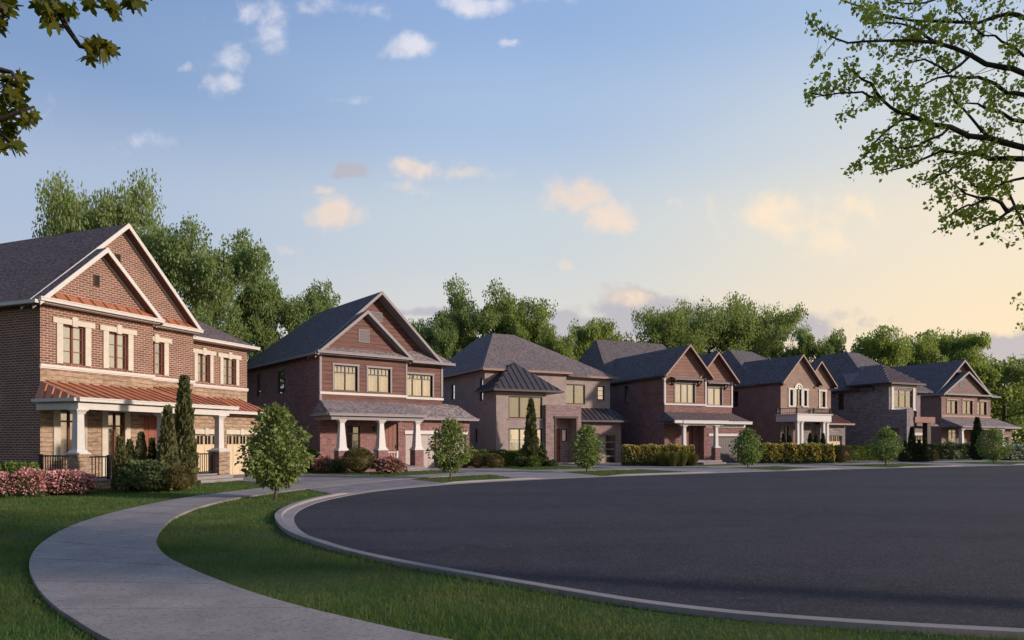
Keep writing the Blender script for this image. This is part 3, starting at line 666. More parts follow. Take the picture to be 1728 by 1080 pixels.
    g_ = MB(); gutter(g_, -.22, 7.12, -2.15, 3.15); g_.box(-.33, -.22, -2.15, -.02, 3.03, 3.14); gutter(g_, 7.14, 12.17, .1, 3.09); g_.build('porch_gutter', cream, h)
    bm_ = MB(); bm_.box(-.15, 6.75, -2.1, -1.82, 2.76, 2.98); bm_.box(-.15, .1, -1.82, -.01, 2.76, 2.98); bm_.box(6.5, 6.75, -1.82, -.01, 2.76, 2.98); bm_.build('porch_beam', cream, h)
    cl = MB(); cl.box(-.18, 7.05, -2.13, -.01, 3.0, 3.05); cl.build('porch_ceiling', cream, h)
    for x, w in ((-.03, .46), (3.4, .5), (6.32, .6)): pier(h, x, -1.95, 0, 1.22, 2.76, w, tan_stone, cream, cream, .28, .24)
    fl = MB(); fl.box(-.2, 6.6, -2.12, -.003, 0, .26); fl.build('porch_base', tan_stone, h)
    fl = MB(); fl.box(-.24, 6.64, -2.16, -.003, .262, .31); fl.build('porch_floor', conc_l, h)
    railing(h, (-.05, -1.7), (-.05, -.1), .31, 1.16, black_iron); railing(h, (.22, -1.95), (1.12, -1.95), .31, 1.12, black_iron); railing(h, (4.6, -1.95), (5.98, -1.95), .31, 1.14, black_iron)
    st = MB(); st.box(4.3, 6.45, -2.6, -2.165, 0, .25); st.box(4.3, 6.6, -3.0, -2.603, 0, .12); st.build('steps', conc_l, h)
house1()

# ---- house 2: wood siding over red brick, grey shingles
def house2():
    h = house(2, 'siding_house', 'second house from the left, red brown wood siding over red brick, tapered white columns')
    F0, F1, FG = PL('F', 0), PL('F', .7), PL('F', .001)
    ws = [(.82, 2.22, 4.45, 5.86), (2.88, 4.32, 4.45, 5.84)]; wb = [(5.62, 7.68, 4.38, 5.72)]
    s = MB(); wall(s, F0, 0, 5.4, 3.6, 6.5, ws); wall(s, F1, 5.4, 8.4, 3.6, 6.5, wb); wall(s, PL('R', 5.4), 0, .7, 3.6, 6.5)
    s.poly([(0, 0, 6.5), (5.3, 0, 6.5), (2.65, 0, 8.85)]); s.poly([(0, .95, 6.5), (8.1, .95, 6.5), (3.95, .95, 10.22)])
    s.build('siding', wood_siding, h)
    gd = [(5.35, 7.5, 0, 2.06), (7.75, 9.75, 0, 2.06)]; gw = (1.5, 2.4, 1.1, 2.5); dr = (3.95, 4.85, .28, 2.7)
    sw_ = [(5.0, 6.15, 4.5, 5.9), (9.1, 9.75, 4.5, 5.95)]
    b = MB(); wall(b, F0, 0, 10, 0, 3.05, [gw, dr] + gd); wall(b, F0, 0, 5.2, 3.05, 3.6); wall(b, PL('S', 0), 0, 13, 0, 6.5, sw_, .1); wall(b, PL('R', 10), 0, 13, 0, 3.05); wall(b, PL('R', 8.4), .7, 13, 3.0, 6.5); wall(b, PL('B', 13), 0, 10, 0, 6.5)
    b.build('wall', red_brick, h)
    for q in ((-.04, .09, -.04, .09, 3.85, 6.38), (5.33, 5.45, -.04, .0, 4.4, 6.38), (8.3, 8.44, .66, .8, 4.4, 6.38)): cb = MB(); cb.box(*q); cb.build('corner_board', greytrim, h)
    st = MB(); st.box(-.03, 5.47, -.07, .02, 4.22, 4.36); st.box(5.45, 8.47, .63, .72, 4.20, 4.34); st.build('string_course', cream, h)
    for w, pl in [(x, F0) for x in ws] + [(wb[0], F1)]:
        w_ = window(h, pl, *w, darkframe, 2 if pl is F0 else 3, 1, 0, .72 if pl is F0 else .8, cur='full' if pl is F1 or w is ws[0] else 'gap', curm=curtain, depth=.12); trimframe(w_, pl, *w, greytrim, .1, False)
        m_ = MB(); n = 6 if pl is F0 else 8
        for i in range(1, n): x = w[0] + (w[1] - w[0]) * i / n; pl.box(m_, x - .012, x + .012, .08, .12, w[2] + (w[3] - w[2]) * (.72 if pl is F0 else .8), w[3] - .06)
        zb = w[2] + (w[3] - w[2]) * (.72 if pl is F0 else .8); pl.box(m_, w[0] + .06, w[1] - .06, .075, .125, zb - .025, zb); m_.build('muntins', darkframe, w_)
    for w in sw_: window(h, PL('S', 0), *w, darkframe, 1, 1, 0, cur=None, gl=glass_dark, depth=.09)
    w_ = window(h, F0, *gw, darkframe, 2, 1, 0, .7, gl=glass_dark, cur='sides'); door(h, F0, *dr, browndoor, plank=True)
    for g_ in gd:
        o = garage_door(h, F0, *g_, grey_door, 4, 4, lights='none')
        l = MB(); F0.box(l, g_[0] - .08, g_[1] + .08, -.05, .04, 2.065, 2.28); l.build('lintel', white, o)
    rf = MB(); t = MB(); so_ = MB(); fr = MB()
    gabled(rf, t, so_, fr, -.3, 3.95, 8.2, 6.46, 10.38, 6.5, .3, .95, 9.1, 9.1); gabled(rf, t, so_, fr, -.305, 2.68, 5.65, 6.45, 9.03, 6.5, -.36, 0, .29, .97)
    rf.slab([(-.3, 9.1, 6.46), (3.95, 9.1, 10.38), (-.3, 13.3, 6.46)][::-1], .14); rf.slab([(3.95, 9.1, 10.38), (8.2, 9.1, 6.5), (8.2, 13.3, 6.5)][::-1], .14); rf.slab([(3.95, 9.1, 10.38), (8.2, 13.3, 6.5), (-.3, 13.3, 6.46)][::-1], .14)
    rf.build('roof', sh_char, h); t.build('gable_trim', greytrim, h); so_.build('soffit', greytrim, h); fr.build('frieze', greytrim, h)
    p = MB(); p.slab([(-.1, -.36, 6.56), (5.4, -.36, 6.56), (4.95, -.01, 6.82), (.4, -.01, 6.82)], .08)
    p.slab([(5.42, .22, 6.5), (8.95, .22, 6.5), (8.0, 1.0, 7.22), (4.9, 1.0, 7.22)], .1); p.slab([(8.95, .22, 6.5), (8.95, 13, 6.5), (7.7, 11, 7.5), (8.0, 1.0, 7.22)], .1)
    p.build('pent_roof', sh_grey, h)
    g_ = MB(); gutter(g_, -.32, 5.62, -.34, 6.55); gutter(g_, 5.64, 8.98, .22, 6.49); g_.box(-.42, -.305, -.34, 13.3, 6.34, 6.46); g_.box(-.3, 5.4, -.33, -.0, 6.36, 6.4); g_.box(5.4, 8.9, .23, .69, 6.34, 6.38); g_.box(8.97, 9.08, .22, 13, 6.36, 6.48); g_.build('gutter', greytrim, h)
    louver(h, 0, 2.28, 2.95, 7.25, 7.98, greytrim); louver(h, .95, 3.5, 4.3, 8.7, 9.25, greytrim)
    pr = MB(); pr.slab([(-.45, -2.1, 3.12), (5.4, -2.1, 3.12), (5.4, 0, 3.92), (.0, 0, 3.92)], .1); pr.slab([(-.45, 0, 3.12), (-.45, -2.1, 3.12), (.0, 0, 3.92)], .1)
    pr.slab([(5.4, -2.1, 3.12), (5.4, -.3, 3.12), (5.4, .0, 3.9)], .1)
    pr.slab([(5.42, -.35, 3.05), (10.4, -.35, 3.05), (9.6, .7, 3.9), (5.42, .7, 3.9)], .1); pr.slab([(10.4, -.35, 3.05), (10.4, 13.2, 3.05), (8.4, 12, 4.2), (8.4, .7, 4.0), (9.6, .7, 3.9)], .1)
    pr.build('porch_roof', sh_grey, h)
    g_ = MB(); gutter(g_, -.47, 5.42, -2.1, 3.12); gutter(g_, 5.44, 10.42, -.35, 3.05); g_.box(-.57, -.46, -2.1, 0, 3.0, 3.12); g_.build('porch_gutter', greytrim, h)
    bm_ = MB(); bm_.box(-.3, 5.3, -2.05, -1.75, 2.78, 2.97); bm_.box(-.3, -.05, -1.75, -.01, 2.78, 2.97); bm_.build('porch_beam', greytrim, h)
    c = MB(); c.box(-.42, 5.38, -2.08, -.01, 2.98, 3.01); c.build('porch_ceiling', greytrim, h)
    for x in (.36, 2.68, 4.98): pier(h, x, -1.85, 0, 1.15, 2.78, .56, red_brick, white, white, .42, .24)
    fl = MB(); fl.box(-.1, 5.3, -2.1, -.003, 0, .22); fl.build('porch_base', red_brick, h); fl = MB(); fl.box(-.14, 5.34, -2.14, -.003, .222, .27); fl.build('porch_floor', conc_l, h)
    railing(h, (.7, -1.85), (2.36, -1.85), .27, 1.05, white, .14); railing(h, (3.02, -1.85), (3.7, -1.85), .27, 1.05, white, .14)
    st = MB(); st.box(3.75, 5.2, -2.5, -2.145, 0, .2); st.box(3.75, 5.2, -2.9, -2.503, 0, .1); st.build('steps', conc_l, h)
    l = MB(); l.frustum(3.3, -.12, 2.2, 2.5, .12, .2); l.build('lantern', green_door_lamp, h)
house2()

# ---- house 3: taupe brick, hipped roof, tower with charcoal metal roof
def house3():
    h = house(3, 'taupe_house', 'taupe brick house with square bay under a pointed charcoal metal roof')
    F0, F1, FT, FE, FG = PL('F', 0), PL('F', .5), PL('F', -1.8), PL('F', -2.1), PL('F', -.5)
    wb = [(6.62, 8.45, 4.36, 5.84), (9.55, 10.2, 4.72, 5.8)]; wt = [(.92, 3.5, 3.18, 4.66), (.92, 3.5, .95, 2.5)]; sw_ = [(.28, .85, 4.42, 5.98), (5.4, 6.1, 4.75, 5.95), (1.2, 1.65, 1.5, 2.5)]
    b = MB(); wall(b, F0, 0, 6.5, 3, 6.5); wall(b, F1, 6.5, 10.7, 3.2, 6.4, wb); wall(b, PL('R', 6.5), 0, .5, 3, 6.5); wall(b, PL('S', 0), -1.8, 0, 0, 5.0); wall(b, PL('S', 0), 0, 12, 0, 6.5, sw_); wall(b, PL('R', 10.7), .5, 12, 3, 6.4); wall(b, PL('B', 12), 0, 11, 0, 6.4)
    wall(b, FT, 0.0, 3.75, .85, 5.0, wt); wall(b, PL('R', 3.75), -1.8, 0, 3, 5.0)
    b.build('wall', taupe_brick, h)
    gd = (7.2, 10.5, 0, 2.1)
    s = MB(); wall(s, FT, .002, 3.75, 0, .85); s.poly([(0, -1.86, .85), (3.75, -1.86, .85), (3.75, -1.8, .9), (0, -1.8, .9)])
    wall(s, FE, 3.6, 6.45, 0, 4.05, [(4.4, 6.0, 0, 3.22)], .9); wall(s, PL('S', 3.6), -2.1, 0, 0, 4.05); wall(s, PL('R', 6.45), -2.1, 0, 0, 4.05); wall(s, PL('F', -1.2), 4.4, 6.0, 0, 3.22, [(4.55, 5.3, .15, 2.5), (5.4, 5.85, 1.6, 2.5)], .1); s.box(3.6, 6.45, -2.1, 0, 4.05, 4.12)
    wall(s, FG, 6.45, 11, 0, 3.05, [gd]); wall(s, PL('R', 11), -.5, 12, 0, 3.05)
    s.build('stone_wall', purple_brick, h)
    for w in wb[:1]: window(h, F1, *w, darkframe, 2, 1, 0, cur='left', curm=curtain_w, fr=.08)
    window(h, F1, *wb[1], darkframe, 1, 1, 3, cur='full', curm=curtain_glow, fr=.08)
    window(h, FT, *wt[0], darkframe, 3, 1, 0, cur='full', curm=curtain, fr=.08, label='three light window with drawn cream curtains in the upper bay'); window(h, FT, *wt[1], darkframe, 3, 1, 2, cur='full', curm=curtain_lit, fr=.08, label='lit three light window in the lower bay')
    for w in sw_: window(h, PL('S', 0), *w, darkframe, 1, 1, 2, cur='full', curm=curtain, fr=.07)
    for P_, a_, b_, c_, d_ in ((FT, .85, 3.57, 3.08, 3.176), (FT, .85, 3.57, .853, .947), (F1, 6.55, 8.52, 4.26, 4.357), (F1, 9.5, 10.25, 4.62, 4.717)): sl_ = MB(); P_.box(sl_, a_, b_, -.04, .03, c_, d_); sl_.build('sill', browntrim, h)
    door(h, PL('F', -1.2), 4.55, 5.3, .15, 2.5, browndoor); window(h, PL('F', -1.2), 5.4, 5.85, 1.6, 2.5, darkframe, 1, cur='full', curm=curtain_glow, depth=.08)
    pf = MB(); FE.box(pf, 4.3, 4.4, -.05, .05, 0, 3.22); FE.box(pf, 6.0, 6.1, -.05, .05, 0, 3.22); FE.box(pf, 4.25, 6.15, -.07, .05, 3.222, 3.36); pf.build('portal_frame', darktrim, h)
    garage_door(h, FG, *gd, taupe_door, 4, 4, lights='right', gm=darkpane, style='slab')
    rf = MB(); A, B = (3, 5, 9.9), (4.8, 5, 9.9)
    rf.slab([(-.3, -.3, 6.6), (6.75, -.3, 6.6), B, A], .14); rf.slab([(6.4, -.1, 6.5), (11.1, .15, 6.45), (4.8, 5.003, 9.903)], .14); rf.slab([(11.1, .15, 6.45), (11.1, 12.3, 6.45), (4.8, 8, 9.9), B], .14)
    rf.slab([(-.3, 12.3, 6.6), (-.3, -.3, 6.6), A, (3, 8, 9.9)], .14); rf.slab([A, B, (4.8, 8, 9.9), (3, 8, 9.9)], .14); rf.slab([(11.1, 12.3, 6.45), (-.3, 12.3, 6.6), (3, 8, 9.9), (4.8, 8, 9.9)], .14); rf.build('roof', sh_taupe, h)
    g_ = MB(); gutter(g_, -.32, 6.77, -.3, 6.6); gutter(g_, 6.79, 11.13, .15, 6.45); g_.box(-.43, -.3, -.3, 12.3, 6.48, 6.6); g_.box(-.28, 6.7, -.29, -.0, 6.42, 6.45); g_.box(6.72, 11, .16, .49, 6.3, 6.33); g_.build('gutter', browntrim, h)
    ap = (2.2, 0.0, 7.15); e = 5.07
    seamroof(h, 'bay_roof', dkmetal, [((-.45, -2.3, e), (4.85, -2.3, e), ap, ap), ((-.45, .9, e), (-.45, -2.3, e), ap, ap), ((4.85, -2.3, e), (4.85, .9, e), ap, ap)], .45)
    f = MB(); gutter(f, -.47, 4.87, -2.3, e, .12); f.box(-.57, -.46, -2.3, 0, e - .12, e); f.box(4.86, 4.97, -2.3, 0, e - .12, e); f.box(-.43, 4.83, -2.28, -.01, e - .14, e - .11); f.build('bay_gutter', dkmetal, h)
    seamroof(h, 'garage_roof', dkmetal, [((6.47, -.95, 3.15), (11.45, -.95, 3.15), (10.75, .5, 4.1), (6.47, .5, 4.1)), ((11.45, -.95, 3.15), (11.45, 1.4, 3.15), (10.75, .5, 4.1), (10.75, .5, 4.1))], .42)
    f = MB(); gutter(f, 6.47, 11.47, -.95, 3.15, .12); f.box(6.47, 11.4, -.94, -.52, 3.0, 3.03); f.build('garage_gutter', dkmetal, h)
    st = MB(); st.box(4.42, 5.98, -2.08, -1.22, 0, .15); st.box(4.2, 6.2, -2.6, -2.11, 0, .08); st.build('steps', conc_l, h)
house3()

def awning(h, F, a0, a1, z, m1, m2, d=.5):
    a = MB(); a.box(a0, a1, F.c - d, F.c - .002, z + .0, z + .07); a.slab([(a0 - .04, F.c - d - .04, z + .09), (a1 + .04, F.c - d - .04, z + .09), (a1 + .04, F.c - .002, z + .24), (a0 - .04, F.c - .002, z + .24)], .018); o = a.build('window_hood', m1, h)
    for x in (a0 + .08, a1 - .08):
        k = MB(); k.box(x - .035, x + .035, F.c - .08, F.c - .003, z - .42, z - .002); k.box(x - .035, x + .035, F.c - d + .04, F.c - .082, z - .08, z - .004); k.bar((x, F.c - .06, z - .36), (x, F.c - d + .08, z - .06), .06, .06, (0, 1, 0)); k.build('bracket', m2, o)
def house4():
    h = house(4, 'twin_gable_house', 'fourth house, twin wood clad gables with brackets over dark red brick, white porch columns')
    F0, F1, FG = PL('F', 0), PL('F', .4), PL('F', -.6)
    wa = (.95, 2.72, 4.45, 5.88); wb = (4.3, 5.62, 4.36, 5.7)
    sw_ = (4.75, 5.3, 4.6, 6.0)
    s = MB(); wall(s, F0, 0, 3.75, 4.36, 6.5, [wa]); wall(s, F1, 3.75, 6.6, 4.3, 6.3, [wb]); wall(s, PL('S', 0), 0, 2.9, 4.2, 6.5)
    s.poly([(0.05, -.0, 6.5), (3.95, -.0, 6.5), (2.0, -.0, 8.6)]); s.poly([(3.3, .4, 6.3), (6.6, .4, 6.3), (4.95, .4, 8.2)])
    s.build('siding', wood_siding2, h)
    dr = (1.55, 2.6, .3, 2.72); gd = [(3.7, 6.5, 0, 2.0)]
    b = MB(); wall(b, F0, 0, 3.75, 0, 4.3, [dr]); wall(b, F1, 3.75, 6.6, 3.0, 4.25); wall(b, PL('S', 0), 0, 16, 0, 4.2); wall(b, PL('S', .002), 2.9, 16, 4.2, 6.5, [sw_]); wall(b, FG, 3.1, 6.95, 0, 2.95, gd); wall(b, PL('S', 3.1), -.6, 0, 0, 2.95); wall(b, PL('R', 6.95), -.6, 16, 0, 2.95); wall(b, PL('R', 6.6), .4, 16, 2.9, 6.3); wall(b, PL('B', 16), 0, 9, 0, 6.4)
    b.build('wall', red_brick, h)
    tr = MB(); tr.box(-.03, 3.8, -.06, .02, 4.28, 4.4); tr.box(3.78, 6.65, .34, .42, 4.23, 4.35); tr.box(-.04, .09, -.045, .08, 4.4, 6.38); tr.box(3.68, 3.8, -.045, .05, 4.4, 6.38); tr.box(6.52, 6.65, .355, .48, 4.35, 6.2); tr.build('trim', white, h)
    w_ = window(h, F0, *wa, greyframe, 3, 1, 0, cur='full', curm=curtain_glow); trimframe(w_, F0, *wa, greytrim, .09, False); w_ = window(h, F1, *wb, greyframe, 2, 1, 0, cur='full', curm=curtain_glow); trimframe(w_, F1, *wb, greytrim, .09, False)
    awning(h, F0, .6, 3.15, 6.12, greytrim, darktrim); awning(h, F1, 3.95, 5.98, 5.98, greytrim, darktrim)
    window(h, PL('S', .002), *sw_, darkframe, 1, 1, 2, gl=glass_dark)
    door(h, F0, *dr, browndoor, plank=True)
    o = garage_door(h, FG, *gd[0], dkgrey_door, 4, 4, lights='none', style='planks'); l = MB(); FG.box(l, 3.5, 6.7, -.05, .04, 2.005, 2.2); FG.box(l, 3.2, 6.95, -.08, .04, 2.66, 2.86); l.build('lintel', white, o)
    rf = MB(); t = MB(); so_ = MB(); fr = MB()
    gabled(rf, t, so_, fr, -.2, 2.0, 4.15, 6.4, 8.75, 6.4, -.4, 0, 10.5, 10.5, rh=.16); gabled(rf, t, so_, fr, 3.1, 4.95, 6.95, 6.3, 8.4, 6.2, -.02, .4, 9, 9, rh=.16)
    z = 10.7; A, B = (1.4, 12, z), (8.6, 12, z)
    rf.slab([(-.3, 7, 6.45), (9.3, 7, 6.45), B, A], .14); rf.slab([(-.3, 17, 6.45), (-.3, 7, 6.45), A], .14); rf.slab([(9.3, 7, 6.45), (9.3, 17, 6.45), B], .14); rf.slab([(9.3, 17, 6.45), (-.3, 17, 6.45), A, B], .14)
    rf.build('roof', sh_char, h); t.build('gable_trim', browntrim, h); so_.build('soffit', soffitm, h); fr.build('frieze', browntrim, h)
    g_ = MB(); g_.box(-.3, -.2, -.4, 7, 6.3, 6.42); g_.box(6.95, 7.05, 0, 9, 6.1, 6.22); g_.build('gutter', darktrim, h)
    p = MB(); p.slab([(-.7, -2.2, 3.1), (3.85, -2.2, 3.1), (3.7, 0, 3.76), (0, 0, 3.76)], .1); p.slab([(-.7, 0, 3.1), (-.7, -2.2, 3.1), (0, 0, 3.76)], .1); p.slab([(3.85, -2.2, 3.1), (3.85, -.9, 3.1), (3.7, 0, 3.74)], .1)
    p.slab([(3.87, -1.0, 3.1), (7.2, -1.0, 3.1), (6.6, .4, 3.78), (3.7, .4, 3.78)], .1); p.slab([(7.2, -1.0, 3.1), (7.2, 15, 3.1), (6.6, 14, 3.78), (6.6, .4, 3.78)], .1); p.build('porch_roof', sh_dark, h)
    g_ = MB(); gutter(g_, -.1, 3.87, -2.2, 3.1, .22); gutter(g_, 3.89, 7.22, -1.0, 3.1, .2); g_.box(-.8, -.1, -2.3, -2.15, 2.9, 3.1); g_.box(-.2, 3.6, -2.1, -1.85, 2.76, 2.9); g_.build('porch_beam', white, h)
    c = MB(); c.box(-.6, 3.8, -2.18, -.01, 2.92, 2.95); c.build('porch_ceiling', greytrim, h)
    for x in (.22, 3.05): pier(h, x, -1.95, .0, 1.15, 2.76, .44, red_brick, white, white, .26, .22)
    fl = MB(); fl.box(-.1, 3.4, -2.2, -.003, 0, .28); fl.box(1.3, 3.3, -2.75, -2.2, 0, .14); fl.build('porch_floor', conc_l, h)
    window(h, PL('S', 0), 8.2, 9.0, 4.6, 6.0, darkframe, 1, gl=glass_dark, depth=-.02)
house4()

def archwin(h, F, cx, r_, z0, zs, fm, sm, cm):
    """round-headed light with a stone arch"""
    w_ = window(h, F, cx - r_, cx + r_, z0, zs, fm, 2, 1, 4, cur='full', curm=cm, depth=.06)
    n = 12; g_ = MB(); P = [(cx + r_ * math.cos(math.pi * i / n), zs + r_ * math.sin(math.pi * i / n)) for i in range(n + 1)]
    g_.poly([(x, F.c - .012, z) for x, z in P]); g_.build('arch_pane', cm, w_)
    m_ = MB()
    for k in (.5,): m_.bar((cx, F.c - .03, zs), (cx, F.c - .03, zs + r_), .03, .03, (0, 1, 0))
    m_.bar((cx, F.c - .03, zs), (cx - r_ * .7, F.c - .03, zs + r_ * .7), .025, .025, (0, 1, 0)); m_.bar((cx, F.c - .03, zs), (cx + r_ * .7, F.c - .03, zs + r_ * .7), .025, .025, (0, 1, 0)); m_.build('muntins', fm, w_)
    a = MB()
    for i in range(n):
        q = []
        for rr in (r_ + .002, r_ + .16):
            for j in (i, i + 1): q.append((cx + rr * math.cos(math.pi * j / n), zs + rr * math.sin(math.pi * j / n)))
        (a0, a1, b0, b1) = q; y0, y1 = F.c - .07, F.c + .01
        a.hexa([(a0[0], y0, a0[1]), (b0[0], y0, b0[1]), (b0[0], y1, b0[1]), (a0[0], y1, a0[1]), (a1[0], y0, a1[1]), (b1[0], y0, b1[1]), (b1[0], y1, b1[1]), (a1[0], y1, a1[1])])
    a.build('arch', sm, w_); return w_
def house5():
    h = house(5, 'balcony_house', 'fifth house, tan gabled front with arched window above a white columned balcony')
    F0, F1, FG = PL('F', 0), PL('F', .6), PL('F', -.5)
    L1 = (1.05, 1.42, 4.55, 5.85); L2 = (2.74, 3.1, 4.55, 5.85); wb = (5.5, 6.15, 4.55, 5.9); C = (1.75, 2.41, 4.55, 5.95)
    b = MB(); wall(b, F0, 0, 4.15, 3.8, 6.4, [L1, L2, C]); wall(b, F1, 4.15, 6.9, 3.8, 6.35, [wb]); b.poly([(.05, 0, 6.4), (4.35, 0, 6.4), (2.2, 0, 8.6)]); b.poly([(3.6, .6, 6.35), (6.95, .6, 6.35), (5.25, .6, 8.25)])
    b.build('front_wall', tan_brick, h)
    sw_ = (4.6, 5.2, 4.65, 6.0)
    d = MB(); wall(d, PL('S', 0), 0, 14, 0, 6.4, [sw_]); wall(d, PL('R', 6.9), .6, 14, 3, 6.35); wall(d, PL('B', 14), 0, 8, 0, 6.35); d.build('wall', umber_brick, h)
    dr = (1.5, 2.45, .4, 2.9)
    s = MB(); wall(s, F0, 0.002, 4.15, 0, 3.8, [dr, (.35, .95, 1.0, 2.9)]); gd = (4.7, 6.9, 0, 2.1); wall(s, FG, 4.15, 7.3, 0, 3.05, [gd]); wall(s, PL('S', 4.15), -.5, 0, 0, 3.05); wall(s, PL('R', 7.3), -.5, 10, 0, 3.05); s.build('stone_wall', stone_grey, h)
    for w, pl in ((L1, F0), (L2, F0), (wb, F1)): w_ = window(h, pl, *w, darkframe, 1, 1, 3, cur='full', curm=curtain_glow if pl is F0 else curtain); surround(h, w_, pl, *w, cream, .16, .16, .04, False, True)
    archwin(h, F0, 2.08, .33, 4.55, 5.95, darkframe, cream, curtain_glow)
    a = MB(); F0.box(a, 1.6, 1.748, -.05, .02, 4.55, 5.95); F0.box(a, 2.412, 2.56, -.05, .02, 4.55, 5.95); a.build('arch_jamb', cream, h)
    door(h, F0, *dr, browndoor); window(h, F0, .35, .95, 1.0, 2.9, darkframe, 1, 1, 3, cur='full'); window(h, PL('S', 0), *sw_, darkframe, 1, 1, 2, gl=glass_dark)
    garage_door(h, FG, *gd, cream_door, 4, 4)
    rf = MB(); t = MB(); so_ = MB(); fr = MB()
    gabled(rf, t, so_, fr, -.1, 2.25, 4.6, 6.42, 8.78, 6.45, -.35, 0, 8.3, 8.3, rh=.13); gabled(rf, t, so_, fr, 3.35, 5.25, 7.3, 6.4, 8.45, 6.38, .25, .6, 8.3, 8.3, rh=.13)
    z = 10.2; A, B = (2.7, 8.3, z), (5.7, 8.4, z)
    rf.slab([(-.3, 2.3, 6.45), (9.5, 2.3, 6.45), B, A], .14); rf.slab([(-.3, 15, 6.45), (-.3, 2.3, 6.45), A], .14); rf.slab([(9.5, 2.3, 6.45), (9.5, 15, 6.45), B], .14); rf.slab([(9.5, 15, 6.45), (-.3, 15, 6.45), A, B], .14)
    rf.build('roof', sh_char, h); t.build('gable_trim', browntrim, h); so_.build('soffit', soffitm, h); fr.build('frieze', tan_brick, h)
    k = MB()
    for x, y, z_ in ((-.1, -.35, 6.34), (4.2, -.35, 6.34), (6.9, .25, 6.3)): k.box(x, x + .42, y, y + .35, z_ - .14, z_ - .04)
    k.box(-.22, -.1, -.35, 2.3, 6.3, 6.42); k.build('eave_return', darktrim, h)
    bl = MB(); bl.box(-.55, 3.45, -2.1, -.003, 3.2, 3.72); bl.box(-.62, 3.52, -2.17, -.003, 3.722, 3.8); bl.build('balcony', white, h)
    for a_, b_ in (((-.5, -2.0), (1.45, -2.0)), ((1.45, -2.0), (3.4, -2.0)), ((-.5, -2.0), (-.5, -.1)), ((3.4, -2.0), (3.4, -.1))): railing(h, a_, b_, 3.8, 4.24, black_iron, .16)
    for x in (-.28, .18, 2.75, 3.2):
        c = MB(); c.box(x - .2, x + .2, -2.07, -1.67, 0, 1.2); c.frustum(x, -1.87, 1.2, 1.32, .4, .26); c.frustum(x, -1.87, 1.32, 3.05, .24, .21); c.frustum(x, -1.87, 3.05, 3.195, .26, .36); c.build('column', white, h)
    fl = MB(); fl.box(-.5, 3.45, -2.2, -.003, 0, .35); fl.build('porch_floor', conc_l, h)
    seamroof(h, 'garage_roof', copper2, [((3.6, -1.0, 3.12), (7.7, -1.0, 3.12), (6.95, .6, 4.1), (3.6, .6, 4.1)), ((7.7, -1.0, 3.12), (7.7, 2.0, 3.12), (6.95, .6, 4.1), (6.95, .6, 4.1))], .4)
    g_ = MB(); gutter(g_, 3.6, 7.72, -1.0, 3.12, .13); g_.build('garage_gutter', browntrim, h)
house5()

